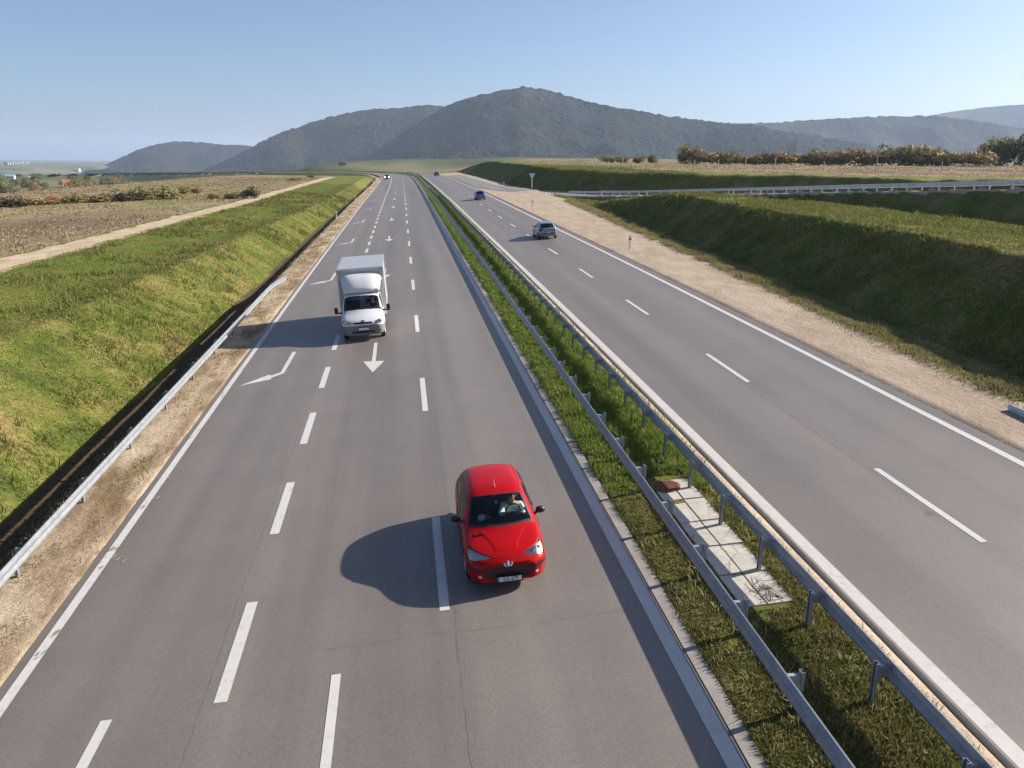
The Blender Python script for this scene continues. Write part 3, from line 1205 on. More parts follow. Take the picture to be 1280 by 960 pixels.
MT['grass_lush'] = mat_leaf('lush_grass', [(.065, .105, .016), (.13, .195, .028), (.19, .24, .04), (.24, .22, .07)], .6, .35, 1.4)
MT['grass_mid'] = mat_leaf('rough_grass', [(.056, .080, .014), (.112, .142, .027), (.175, .172, .044), (.255, .185, .085)], .7, .3, .5)
MT['grass_fresh'] = mat_leaf('fresh_grass', [(.078, .105, .016), (.145, .18, .028), (.20, .208, .045), (.27, .215, .08)], .7, .3, .35)
MT['grass_olive'] = mat_leaf('olive_grass', [(.05, .060, .016), (.115, .128, .030), (.18, .165, .058), (.25, .18, .09)], .7, .3, 1.6)
MT['grass_dry'] = mat_leaf('dry_grass', [(.16, .15, .055), (.25, .215, .09), (.34, .29, .14), (.19, .20, .07)], .8, .3, .4)
MT['grass_field'] = mat_leaf('field_weeds', [(.18, .125, .085), (.26, .19, .12), (.33, .26, .155), (.21, .19, .085)], .85, .25, .15)


def scatter(n, x0, x1, y0, y1, p=1.0):
    """points with density falling off with distance"""
    u = rng.uniform(0, 1, n)
    y = y0 * (y1 / y0)**(u**p)
    x = rng.uniform(x0, x1, n)
    return x + road_x(y), y


def hw(y, h, w, k=.028):
    s = 1 + np.clip(y - 12, 0, 250) * k
    return h * rng.uniform(.5, 1.25, len(y)) * np.minimum(s, 3)**.35, w * s**.85


X, Y = scatter(190000, 4.84, 7.78, 6.5, 190, 1.15)
xl = X - road_x(Y)
kp = xl < 7.5 + .25 * rng.normal(0, 1, len(xl))
X, Y, xl = X[kp], Y[kp], xl[kp]
clump = fbm(X / .55, Y / .8, 5, 3)
keep = ~((xl > 6.0) & (xl < 7.02) & (Y > 12.2) & (Y < 18.4)) & (clump > .24)
X, Y, clump, xl = X[keep], Y[keep], clump[keep], xl[keep]
tall = np.where((Y > 18.6) & (Y < 150), 1.7, 1.0) * np.where(xl > 5.8, 1.15, .8)
h, wd = hw(Y, .10, .020)
near = Y < 17.5 + 2 * (fbm(X, Y / 2, 77, 2) - .5)
hh_ = h * tall * (.5 + 1.1 * clump)
blades('median_grass', 'olive and brown grass in the near end of the median around the concrete slabs', X[near], Y[near], hh_[near] * .8, wd[near], MT['grass_olive'])
near = ~near
blades('median_grass', 'bright green grass growing in the median beyond the concrete slabs', X[near], Y[near], hh_[near], wd[near], MT['grass_lush'])

X, Y = scatter(280000, -24, -10.5, 13, 230, 1.1)
cl = fbm(X / 1.6, Y / 2.0, 8, 3)
k = cl > .22
h, wd = hw(Y[k], .055, .028)
X, Y, hb = X[k], Y[k], h * .75 * (.4 + 1.3 * cl[k])
X3, Y3 = scatter(170000, -22, -10.7, 14, 48, 1.0)
X, Y = np.concatenate([X, X3]), np.concatenate([Y, Y3])
h3, w3 = hw(Y3, .05, .017)
hb, wd = np.concatenate([hb, h3 * .8 * (.3 + 1.6 * fbm(X3 / .5, Y3 / .6, 91, 3)**1.5)]), np.concatenate([wd, w3])
up = X + 4 * (fbm(X / 4, Y / 6, 88, 3) - .5) < -16.0
blades('bank_grass', 'short mottled olive grass covering the slope left of the ditch', X[~up], Y[~up], hb[~up], wd[~up], MT['grass_mid'])
blades('bank_grass', 'fresh green grass strip on top of the left bank beside the dirt track', X[up], Y[up], hb[up], wd[up], MT['grass_fresh'])

X, Y = scatter(160000, 20, 46, 17, 190, 1.1)
cl = fbm(X / 1.4, Y / 1.8, 18, 3)
d, _ = ramp_near(X, Y)
k = (cl > .2) & (X - road_x(Y) > toe_x(Y) - .5) & ((d < -1.5) | (d > 8.2))
h, wd = hw(Y[k], .09, .034)
blades('bank_grass', 'rough grass on the dark bank and the rise beyond it on the right', X[k], Y[k], h * (.4 + 1.4 * cl[k]), wd, MT['grass_mid'])


def tufts(name, label, cx_, cy_, h0, mat, n=14, r0=.14):
    """clumps of taller weeds round the given centres"""
    m_ = len(cx_)
    sc = rng.uniform(.5, 1.5, m_) * (1 + np.clip(cy_ - 20, 0, 150) * .006)
    X_ = np.repeat(cx_, n) + rng.normal(0, 1, m_ * n) * np.repeat(sc, n) * r0
    Y_t = np.repeat(cy_, n) + rng.normal(0, 1, m_ * n) * np.repeat(sc, n) * r0
    hh_ = h0 * np.repeat(sc, n) * rng.uniform(.4, 1.2, m_ * n)
    return blades(name, label, X_, Y_t, hh_, .022 * (1 + np.clip(Y_t - 12, 0, 200) * .03)**.85, mat, .45, cat='weeds')


X, Y = scatter(5200, -23, -10.8, 14, 170, 1.0)
k = fbm(X / 5, Y / 6, 201, 3) > .47
tufts('weed_tufts', 'scattered taller weed tufts standing out of the left bank', X[k], Y[k], .20, MT['grass_mid'])
X, Y = scatter(5200, 20.4, 40, 18, 150, 1.0)
d, _ = ramp_near(X, Y)
k = (X > toe_x(Y) - 1) & (d < -1.5) & (fbm(X / 4, Y / 5, 203, 3) > .45)
tufts('weed_tufts', 'scattered taller weed tufts on the right bank and along its crest', X[k], Y[k], .26, MT['grass_mid'])
X, Y = scatter(900, 4.95, 7.7, 7, 40, .9)
k = ~((X > 5.95) & (X < 7.15) & (Y > 12.2) & (Y < 18.4))
tufts('weed_tufts', 'small leafy and dry weed tufts in the near median grass', X[k], Y[k], .12, MT['grass_dry'], 12, .07)

u = rng.uniform(0, 1, 42000)
Y = 16 * (118 / 16)**u
X = toe_x(Y) - 1.55 + rng.normal(0, .38, len(Y))
cl = fbm(X / .9, Y / 1.6, 28, 2)
k = cl > .30
h, wd = hw(Y[k], .13, .022)
blades('verge_grass', 'pale dry weeds along the foot of the right bank', X[k], Y[k], h * (.3 + 1.6 * cl[k]), wd, MT['grass_dry'])

X, Y = scatter(16000, -10.2, -7.3, 8, 150, 1.0)
cl = fbm(X / .7, Y / 2.0, 38, 3)
k = cl > .52
h, wd = hw(Y[k], .09, .022)
blades('verge_grass', 'sparse dry weeds on the left gravel verge and ditch edge', X[k], Y[k], h, wd, MT['grass_dry'])

X, Y = scatter(90000, -95, -26.5, 30, 330, .8)
cl = fbm(X / 3, Y / 5, 48, 3)
k = cl > .42
h, wd = hw(Y[k], .10, .05)
blades('field_weeds', 'brown and straw coloured weeds over the field on the left', X[k], Y[k], h * (.3 + 1.5 * cl[k]), wd, MT['grass_field'])
th = rng.uniform(.05, 1.0, 60000)
rr_ = rng.uniform(70, 420, 60000)
X, Y = rr_ * np.sin(th), rr_ * np.cos(th)
d, _ = ramp_near(X, Y)
k = (X - road_x(Y) > 32) & (d > 24) & (fbm(X / 4, Y / 4, 58, 3) > .4)
h, wd = hw(Y[k], .12, .06)
blades('field_weeds', 'brown autumn weeds over the field beyond the slip road on the right', X[k], Y[k], h, wd, MT['grass_field'])

# ------------------------------------------------------------------ bushes and trees
LEAF = {
    'brown': [(.075, .05, .028), (.125, .085, .04), (.18, .13, .055), (.10, .095, .04)],
    'green': [(.025, .038, .014), (.05, .068, .022), (.085, .095, .03), (.13, .11, .04)],
    'olive': [(.05, .05, .02), (.09, .085, .03), (.14, .12, .045), (.10, .07, .035)],
    'dark': [(.028, .026, .018), (.05, .042, .028), (.075, .06, .035), (.05, .055, .025)],
    'red': [(.16, .03, .018), (.25, .06, .03), (.30, .12, .05), (.16, .08, .04)],
    'yellow': [(.16, .13, .03), (.26, .21, .05), (.30, .25, .08), (.14, .15, .04)],
}
for k_, c_ in LEAF.items():
    MT['leaf_' + k_] = mat_leaf('leaves_' + k_, [tuple(min(.45, q * 1.9) for q in cc) for cc in c_], .7, .25, .9)


def crown_mesh(name, seed, n, rx, rz, zc, leaf, mat, lumps=9):
    r = np.random.default_rng(seed)
    cs = r.normal(0, 1, (lumps, 3))
    cs /= np.linalg.norm(cs, axis=1)[:, None]
    cs *= r.uniform(.25, .75, lumps)[:, None]
    cs[:, 2] = np.abs(cs[:, 2]) * .9 - .25
    rad = r.uniform(.28, .55, lumps)
    i = r.integers(0, lumps, n)
    d = r.normal(0, 1, (n, 3))
    d /= np.linalg.norm(d, axis=1)[:, None]
    p = cs[i] + d * (rad[i] * r.uniform(.35, 1.0, n)**.5)[:, None]
    p = p * np.array([rx, rx, rz]) + np.array([0, 0, zc])
    p[:, 2] = np.maximum(p[:, 2], .05)
    nrm = d + r.normal(0, .6, (n, 3))
    nrm /= np.linalg.norm(nrm, axis=1)[:, None]
    a = np.cross(nrm, r.normal(0, 1, (n, 3)))
    a /= np.linalg.norm(a, axis=1)[:, None] + 1e-9
    b = np.cross(nrm, a)
    s = leaf * r.uniform(.6, 1.4, n)[:, None]
    V = np.stack([p - a * s, p - b * s * .6, p + a * s, p + b * s * .6], 1).reshape(-1, 3)
    F = np.arange(n * 4).reshape(-1, 4)
    me_o = np_mesh(name, V, F, mat, smooth=False)
    me = me_o.data
    bpy.data.objects.remove(me_o)
    return me


def trunk_mesh(name, h, rad, seed, limbs=6, spread=.6):
    r = random.Random(seed)
    bm = bmesh.new()
    tube(bm, [(0, 0, -.2), (r.uniform(-.03, .03) * h, 0, h * .5), (0, r.uniform(-.05, .05) * h, h)], [rad, rad * .7, rad * .35], 7)
    for k in range(limbs):
        a = r.uniform(0, 2 * PI)
        z0 = h * r.uniform(.25, .8)
        L = h * r.uniform(.4, .9) * spread
        tube(bm, [(0, 0, z0), (math.cos(a) * L * .5, math.sin(a) * L * .5, z0 + L * .35), (math.cos(a) * L, math.sin(a) * L, z0 + L * .8)], [rad * .4, rad * .25, rad * .1], 5)
    me = bpy.data.meshes.new(name)
    bm.to_mesh(me)
    bm.free()
    me.materials.append(MT['bark'])
    return me


BUSH = {}
for k_ in ('brown', 'olive', 'dark', 'red', 'yellow', 'green'):
    for j in range(2):
        BUSH[k_, j] = (crown_mesh('crown', 100 + j * 7 + len(BUSH), 900, 1.15, .80, .50, .085, MT['leaf_' + k_]), trunk_mesh('trunk', .6, .035, j, 8, .7))
TREE = {}
for k_ in ('green', 'olive', 'yellow', 'brown'):
    for j in range(2):
        TREE[k_, j] = (crown_mesh('crown', 300 + j * 5 + len(TREE), 1500, .56, .56, .50, .035, MT['leaf_' + k_], 12), trunk_mesh('trunk', .55, .026, 40 + j, 7, .5))


def at(u, v, D):
    """world XY along the direction of a photo pixel at a horizontal distance"""
    d = FWD + RGT * (u - 640) / 995.0 - UPV * (v - 480) / 995.0
    k = D / math.hypot(d[0], d[1])
    return d[0] * k, d[1] * k


def plant(kind, lib, colour, X, Y, wid, hgt, label, cat, group=None, sink=.1):
    root = empty(kind, (X, Y, gz(X, Y) - sink))
    tag(root, label, cat, group)
    a, b = lib[colour, random.randint(0, 1)]
    rz = random.uniform(0, 2 * PI)
    for nm, me in (('crown', a), ('trunk', b)):
        o = bpy.data.objects.new(nm, me)
        COL.objects.link(o)
        o.parent = root
        o.scale = (wid, wid, hgt)
        o.rotation_euler.z = rz
    return root


# hedge across the right-hand field
H1 = 'brown autumn bush in the long hedge row across the right-hand field'
for u, wpx, top, base, c in [(858, 14, 178, 195, 'olive'), (872, 16, 177, 195, 'brown'), (888, 18, 181, 196, 'brown'), (905, 17, 180, 196, 'olive'), (922, 18, 181, 196, 'brown'),
                             (940, 18, 182, 196, 'brown'), (958, 16, 179, 196, 'olive'), (975, 15, 177, 195, 'brown'), (990, 18, 181, 196, 'brown'), (1008, 18, 181, 195, 'brown'), (1018, 14, 177, 194, 'olive'),
                             (1034, 18, 181, 194, 'brown'), (1052, 18, 180, 194, 'brown'), (1070, 20, 178, 193, 'brown'), (1086, 18, 177, 193, 'brown'), (1104, 22, 173, 192, 'brown'), (1124, 24, 171, 192, 'olive'),
                             (1146, 24, 173, 192, 'brown'), (1166, 24, 172, 192, 'brown'), (1186, 24, 174, 192, 'olive'), (1206, 20, 178, 192, 'brown'), (1226, 20, 180, 192, 'brown')]:
    D = 300
    X, Y = at(u, 195, D)
    zg = gz(X, Y)
    hh = (CAM_H + D * az_el(u, top)[1] - zg) * rng.uniform(.72, 1.12)
    D_ = D
    plant('bush', BUSH, c, X, Y, wpx / 995 * D * .95, max(2.0, hh) / 1.3, H1, 'bush', 'hedge row across the right-hand field')
for u, wpx, top, c, lb in [(760, 17, 189, 'olive', 'low olive bush at the left end of the hedge, beside a pale stake'), (776, 18, 188, 'olive', 'yellowish bush in the small clump left of the gap in the hedge'),
                           (798, 15, 189, 'olive', 'low yellowish bush just left of the dark shrub by the hedge gap'), (815, 10, 187, 'dark', 'dark upright shrub standing in the gap of the hedge'),
                           (870, 11, 175, 'dark', 'small dark tree-like shrub rising above the left end of the long hedge')]:
    D = 300
    X, Y = at(u, 198, D)
    hh = CAM_H + D * az_el(u, top)[1] - gz(X, Y)
    plant('bush', BUSH, c, X, Y, wpx / 995 * D * .6, max(1.6, hh) / 1.45, lb, 'bush')
for u, wpx, top, c, lb in [(1238, 34, 168, 'olive', 'broad olive-green tree at the right edge of the hedge'), (1262, 30, 160, 'green', 'tall dark green tree at the far right edge of the field'),
                           (1284, 40, 156, 'green', 'dark green tree cut by the right edge of the picture')]:
    D = 330
    X, Y = at(u, 190, D)
    hh = CAM_H + D * az_el(u, top)[1] - gz(X, Y)
    plant('tree', BUSH, c, X, Y, wpx / 995 * D * .6, hh / 1.3, lb, 'tree')
# shrubs on the left field
for u, v, D, wpx, hpx, c, lb in [(314, 237, 150, 20, 17, 'dark', 'dark round shrub standing highest in the left field'), (293, 241, 150, 24, 9, 'dark', 'low dark shrub beside the highest shrub in the left field'),
                                 (266, 238, 150, 12, 10, 'brown', 'small brown shrub in the left field left of the dark pair'), (245, 236, 175, 14, 10, 'brown', 'brown shrub near the far edge of the left field'),
                                 (370, 226, 260, 16, 6, 'brown', 'low brown shrub far along the dirt track'), (388, 223, 300, 8, 5, 'dark', 'tiny dark shrub near the end of the dirt track'),
                                 (205, 249, 150, 42, 18, 'olive', 'broad olive bush at the right end of the scrub belt'), (178, 252, 148, 40, 17, 'olive', 'broad olive bush in the middle of the scrub belt'),
                                 (150, 254, 146, 36, 15, 'dark', 'dark bush in the scrub belt on the left field'), (122, 254, 146, 34, 12, 'brown', 'brown bush in the scrub belt left of the dark bush'),
                                 (96, 256, 144, 32, 12, 'olive', 'low olive bush in the scrub belt behind the red shrub'), (65, 251, 146, 12, 12, 'red', 'small bright red shrub in the scrub belt'),
                                 (46, 258, 142, 34, 11, 'brown', 'brown bush left of the red shrub'), (14, 262, 138, 40, 13, 'dark', 'dark brown bush at the left edge of the scrub belt'),
                                 (228, 240, 170, 20, 12, 'olive', 'olive shrub just behind the right end of the scrub belt')]:
    X, Y = at(u, v, D)
    plant('shrub', BUSH, c, X, Y, wpx / 995 * D * .6, hpx / 995 * D / 1.3, lb, 'shrub')
# trees in the valley
VT = 'grey-green tree in the valley wood beyond the left field'
for i in range(44):
    u = rng.uniform(-30, 175)
    D = rng.uniform(520, 950)
    X, Y = at(u, 240, D)
    plant('tree', TREE, ['green', 'olive', 'green', 'brown'][i % 4], X, Y, rng.uniform(8, 14), rng.uniform(7, 11.5), VT, 'tree', 'trees in the valley wood')
VF = 'distant dark tree on the far side of the valley'
for i in range(26):
    u = rng.uniform(-20, 300)
    D = rng.uniform(1400, 2600)
    X, Y = at(u, 220, D)
    plant('tree', TREE, ['green', 'olive'][i % 2], X, Y, rng.uniform(20, 40), rng.uniform(10, 18), VF, 'tree', 'distant trees across the valley')
X, Y = at(326, 219, 900)
plant('tree', TREE, 'olive', X, Y, 11, 12, 'single olive tree at the foot of the hill on the left', 'tree')
X, Y = at(428, 216, 800)
plant('bush', BUSH, 'dark', X, Y, 4, 4, 'dark bush on the rise behind the curve of the motorway', 'bush')

# pale stakes in the right-hand field
for k, (u, v0, v1) in enumerate([(743, 206, 192), (760, 204, 195), (778, 204, 192), (868, 203, 191), (898, 203, 191), (932, 203, 190), (969, 203, 188), (1030, 202, 192), (1096, 203, 184), (1178, 202, 190)]):
    D = 165
    X, Y = at(u, v0, D)
    zg = gz(X, Y)
    hh = (v0 - v1) / 995 * D
    bm = bmesh.new()
    tube(bm, [(0, 0, -.4), (.02, 0, hh * .6), (.03, .02, hh)], [.075, .07, .06], 7)
    o = bm_obj('stake', bm, MT['wood'], None, True)
    o.location = (X, Y, zg)
    tag(o, ['pale wooden stake in the right field, leftmost of the row', 'short thin stake second from the left in the right field', 'pale stake in front of the small olive bushes', 'stake below the dark tree-like shrub of the hedge',
            'stake in the right field left of the middle pair', 'slim stake in the middle of the right field', 'tallest whitest stake in the right field', 'short grey stake in the right field before the long hedge',
            'tall pale stake below the highest part of the hedge', 'rightmost pale stake in the right field'][k], 'stake', 'stakes in the right field')

# ------------------------------------------------------------------ far valley buildings and the viaduct
def house(X, Y, w_, d_, h_, rot, wallm, label, roofm='tile'):
    z = gz(X, Y)
    root = empty('house', (X, Y, z))
    root.rotation_euler.z = rot
    tag(root, label, 'house')
    bm = bmesh.new()
    box(bm, (0, 0, h_ / 2 - .5), (w_, d_, h_ + 1))
    bm_obj('wall', bm, MT[wallm], root)
    bm = bmesh.new()
    prism(bm, [(-d_ / 2 - .4, 0), (d_ / 2 + .4, 0), (0, d_ * .38)], w_ + .8, Matrix.Translation((-w_ / 2 - .4, 0, h_ - .02)) @ Matrix(((0, 0, 1, 0), (1, 0, 0, 0), (0, 1, 0, 0), (0, 0, 0, 1))))
    bm_obj('roof', bm, MT[roofm], root)
    for sx in (-.28, 0, .28):
        bm = bmesh.new()
        box(bm, (sx * w_, -d_ / 2 - .02, h_ * .55), (1.2, .12, 1.4))
        bm_obj('window', bm, MT['window'], root)


X, Y = at(85, 240, 760)
house(X, Y, 7, 6, 4, .5, 'wall_orange', 'small orange-walled house below the dark line of the far road')
for u, v, D, s_, lb in [(95, 237, 1000, 9, 'white house just right of the orange house in the valley'), (15, 234, 1100, 16, 'long white building at the left of the valley'), (42, 238, 1050, 14, 'low white shed in the valley near the left edge'),
                        (150, 233, 1150, 9, 'small white house right of the far road line'), (68, 225, 1900, 18, 'white building on the slope across the valley'), (55, 217, 2900, 26, 'distant white building high across the valley'),
                        (96, 211, 4200, 45, 'pale building on the skyline left of the low hill')]:
    X, Y = at(u, v, D)
    house(X, Y, s_ * .55, s_ * .36, s_ * .2 + 1, rng.uniform(-.4, .4), 'wall', lb, 'tile' if s_ < 12 else 'box_roof')
for k in range(9):
    X, Y = at(10 + k * 3.2, 217, 5200 + 120 * k)
    z = gz(X, Y)
    bm = bmesh.new()
    box(bm, (0, 0, 5), (20, 14, 18))
    o = bm_obj('apartment_block', bm, MT['box_roof'])
    o.location = (X, Y, z)
    tag(o, 'pale apartment block in the hazy far town at the left', 'building', 'blocks of the far town')

# road bridge in the valley
p0, p1 = Vector((*at(60, 234, 1150), 0)), Vector((*at(250, 225, 1500), 0))
root = empty('viaduct', (p0.x, p0.y, 0))
tag(root, 'long dark road viaduct crossing the valley on the left', 'viaduct')
z0, z1 = CAM_H + 1150 * az_el(60, 233)[1], CAM_H + 1500 * az_el(250, 224)[1]
v_ = p1 - p0
L = v_.length
ang = math.atan2(v_.y, v_.x)
slope = math.asin((z1 - z0) / L)
bm = bmesh.new()
mm = Matrix.Rotation(ang, 3, 'Z') @ Matrix.Rotation(-slope, 3, 'Y')
mid = Vector((v_.x / 2, v_.y / 2, (z0 + z1) / 2))
box(bm, mid, (L, 13, 2.6), mm)
bm_obj('deck', bm, MT['grey_plastic'], root)
bm = bmesh.new()
for s_ in (-6.3, 6.3):
    box(bm, mid + mm @ Vector((0, s_, 1.9)), (L, .3, 1.1), mm)
bm_obj('parapet', bm, MT['galv'], root)
for k in range(12):
    q = p0 + v_ * ((k + .5) / 12)
    zt = z0 + (z1 - z0) * (k + .5) / 12 - 1.4
    bm = bmesh.new()
    g_ = gz(q.x, q.y)
    box(bm, (q.x - p0.x, q.y - p0.y, (zt + g_ - 1) / 2), (3, 9, max(1, zt - g_ + 1)), Matrix.Rotation(ang, 3, 'Z'))
    bm_obj('pier', bm, MT['grey_plastic'], root)


def mound(name, X, Y, rx, ry, h, mat, label, cat, seed):
    n = 40
    u = np.linspace(-1.25, 1.25, n)
    A, B = np.meshgrid(u, u)
    rr = np.hypot(A, B) + (fbm(A * 2, B * 2, seed, 3) - .5) * .6
    Zz = h * ss(1 - rr) + (fbm(A * 6, B * 6, seed + 3, 3) - .5) * h * .18 - .05 * h
    o = np_mesh(name, np.column_stack([A.ravel() * rx, B.ravel() * ry, Zz.ravel()]), grid_faces(n, n), mat)
    o.location = (X, Y, gz(X, Y) - .3)
    return tag(o, label, cat)


X, Y = at(105, 226, 1750)
mound('earth_heap', X, Y, 95, 60, 17, MT['earth'], 'long heap of reddish bare earth at the foot of the left hill', 'earth heap', 3)
X, Y = at(134, 223, 1850)
mound('gravel_heap', X, Y, 12, 14, 24, MT['gravel'], 'tall pale gravel heap rising from the bare earth', 'gravel heap', 4)
X, Y = at(152, 226, 1800)
mound('gravel_heap', X, Y, 55, 20, 11, MT['gravel'], 'long low pale gravel heap right of the tall one', 'gravel heap', 5)

# ------------------------------------------------------------------ vehicles
def clean(bm):
    bmesh.ops.remove_doubles(bm, verts=bm.verts[:], dist=.0008)
    return bm


def subdivided(V, F, level):
    me = bpy.data.meshes.new('cage')
    me.from_pydata(V, [], F)
    me.update()
    o = bpy.data.objects.new('cage', me)
    COL.objects.link(o)
    md = o.modifiers.new('s', 'SUBSURF')
    md.levels = level
    md.render_levels = level
    dg = bpy.context.evaluated_depsgraph_get()
    dg.update()
    bm = bmesh.new()
    bm.from_mesh(o.evaluated_get(dg).to_mesh())
    bpy.data.objects.remove(o)
    bpy.data.meshes.remove(me)
    return bm


def cage_half(stations, level=2):
    """stations: list of rings; ring = list of (x, y, z) from the bottom centre to the top centre. Returns the x>=0 half, subdivided"""
    V, F = [], []
    n = len(stations[0])
    idx = []
    for ring in stations:
        row = []
        for sx in (1, -1):
            r_ = []
            for j, (x, y, z) in enumerate(ring):
                if sx == -1 and j == n - 1:
                    r_.append(row[0][j])
                    continue
                V.append((sx * x, y, z))
                r_.append(len(V) - 1)
            row.append(r_)
        idx.append(row)
    for a, b in zip(idx, idx[1:]):
        for j in range(n - 1):
            F.append((a[0][j], a[0][j + 1], b[0][j + 1], b[0][j]))
            F.append((a[1][j + 1], a[1][j], b[1][j], b[1][j + 1]))
        F.append((a[1][0], a[0][0], b[0][0], b[1][0]))
    for row, rev in ((idx[0], False), (idx[-1], True)):
        for j in range(n - 1):
            if j == n - 2:
                q = (row[0][j], row[1][j], row[0][j + 1])
            else:
                q = (row[0][j], row[1][j], row[1][j + 1], row[0][j + 1])
            F.append(q if rev else q[::-1])
    bm = subdivided(V, F, level)
    bmesh.ops.recalc_face_normals(bm, faces=bm.faces[:])
    bmesh.ops.bisect_plane(bm, geom=bm.verts[:] + bm.edges[:] + bm.faces[:], plane_co=(0, 0, 0), plane_no=(1, 0, 0), clear_inner=True)
    for v in bm.verts:
        if abs(v.co.x) < 2e-4:
            v.co.x = 0.0
    bmesh.ops.remove_doubles(bm, verts=bm.verts[:], dist=2e-4)
    bmesh.ops.dissolve_degenerate(bm, dist=1e-5, edges=bm.edges[:])
    bad = [f for f in bm.faces if all(abs(v.co.x) < 1e-6 for v in f.verts)]
    bmesh.ops.delete(bm, geom=bad, context='FACES')
    bmesh.ops.recalc_face_normals(bm, faces=bm.faces[:])
    return bm


def inside(p, poly):
    x, y = p
    c = False
    n = len(poly)
    for i in range(n):
        x0, y0 = poly[i]
        x1, y1 = poly[i - 1]
        if (y0 > y) != (y1 > y) and x < (x1 - x0) * (y - y0) / (y1 - y0) + x0:
            c = not c
    return c


def carve(bm, poly, ax, filt):
    """cut polygon (in axes ax) out of bm and return it as a bmesh of its own"""
    a, b = ax
    lo = [min(p[k] for p in poly) - .06 for k in (0, 1)]
    hi = [max(p[k] for p in poly) + .06 for k in (0, 1)]
    n = len(poly)
    for i in range(n):
        p, q = poly[i], poly[(i + 1) % n]
        co, no = Vector((0, 0, 0)), Vector((0, 0, 0))
        co[a], co[b] = p
        no[a], no[b] = q[1] - p[1], -(q[0] - p[0])
        if no.length < 1e-7:
            continue
        fs = []
        for f in bm.faces:
            c = f.calc_center_median()
            if filt(c, f.normal) and lo[0] <= c[a] <= hi[0] and lo[1] <= c[b] <= hi[1]:
                fs.append(f)
        g = set()
        for f in fs:
            g.update(f.verts)
            g.update(f.edges)
        bmesh.ops.bisect_plane(bm, geom=list(g) + fs, plane_co=co, plane_no=no.normalized(), dist=1e-5)
    sel = [f for f in bm.faces if filt(f.calc_center_median(), f.normal) and inside((f.calc_center_median()[a], f.calc_center_median()[b]), poly)]
    out = bmesh.new()
    vm = {}
    for f in sel:
        vs_ = []
        for v in f.verts:
            if v not in vm:
                vm[v] = out.verts.new(v.co)
            vs_.append(vm[v])
        try:
            out.faces.new(vs_)
        except ValueError:
            pass
    bmesh.ops.delete(bm, geom=sel, context='FACES')
    return out


def mirrored(bm, both=False):
    m2 = bm.copy()
    bmesh.ops.scale(m2, vec=(-1, 1, 1), verts=m2.verts[:])
    bmesh.ops.reverse_faces(m2, faces=m2.faces[:])
    if not both:
        return m2
    me = bpy.data.meshes.new('tmp')
    m2.to_mesh(me)
    m2.free()
    bm.from_mesh(me)
    bpy.data.meshes.remove(me)
    clean(bm)
    return bm


def push(bm, d):
    bm.normal_update()
    mv = [(v, v.normal.copy()) for v in bm.verts]
    for v, n in mv:
        v.co += n * d
    return bm


def shrink(poly, k):
    cx_, cy_ = sum(p[0] for p in poly) / len(poly), sum(p[1] for p in poly) / len(poly)
    out = []
    n = len(poly)
    # inward offset of each edge by k
    area = sum(poly[i - 1][0] * poly[i][1] - poly[i][0] * poly[i - 1][1] for i in range(n))
    sg = 1 if area > 0 else -1
    for i in range(n):
        p0, p1, p2 = Vector(poly[i - 1]), Vector(poly[i]), Vector(poly[(i + 1) % n])
        d1, d2 = (p1 - p0).normalized(), (p2 - p1).normalized()
        n1, n2 = Vector((-d1.y, d1.x)) * sg, Vector((-d2.y, d2.x)) * sg
        bis = n1 + n2
        if bis.length < 1e-4:
            bis = n1
        bis.normalize()
        out.append(tuple(p1 + bis * k / max(.35, bis.dot(n1))))
    return out


def put(bm, name, mat, parent, sm=True, ang=38, ref=None):
    o = bm_obj(name, bm, MT[mat], parent, sm, None if ref else ang)
    if ref:
        tree, nrm = ref
        ns = []
        for v in o.data.vertices:
            c = v.co
            sg = -1 if c.x < 0 else 1
            p, _, fi, _ = tree.find_nearest(Vector((abs(c.x), c.y, c.z)))
            n = Vector((0, 0, 0))
            for co, vn in nrm[fi]:
                n += vn / ((co - p).length + 1e-4)
            n.normalize()
            if abs(c.x) < .002:
                n.x = 0
            ns.append(Vector((n.x * sg, n.y, n.z)).normalized())
        o.data.normals_split_custom_set_from_vertices(ns)
    return o


def ref_normals(bm):
    from mathutils.bvhtree import BVHTree
    bm.normal_update()
    t_ = BVHTree.FromBMesh(bm)
    return t_, [[(v.co.copy(), v.normal.copy()) for v in f.verts] for f in bm.faces]


def wheel(parent, x, y, r, wd, side):
    bm = bmesh.new()
    lathe(bm, [(-wd / 2, r * .66), (-wd / 2 + .005, r * .93), (-wd / 2 + .03, r), (wd / 2 - .03, r), (wd / 2 - .005, r * .93), (wd / 2, r * .66)], 'X', 28)
    tyre = put(bm, 'wheel', 'rubber', parent)
    tyre.location = (x, y, r)
    bm = bmesh.new()
    lathe(bm, [(side * (wd / 2 - .03), .01), (side * (wd / 2 + .004), .05), (side * (wd / 2 - .012), r * .20), (side * (wd / 2 - .02), r * .56), (side * (wd / 2 + .006), r * .64), (side * (wd / 2 - .02), r * .68), (0, r * .66)], 'X', 28)
    put(bm, 'rim', 'rim', tyre)
    bm = bmesh.new()
    for k in range(7):
        a = k * 2 * PI / 7
        box(bm, (side * (wd / 2 - .006), math.cos(a) * r * .42, math.sin(a) * r * .42), (.012, .05, .05), Matrix.Rotation(a, 3, 'X'), .004)
    put(bm, 'wheel_hole', 'black', tyre)
    return tyre


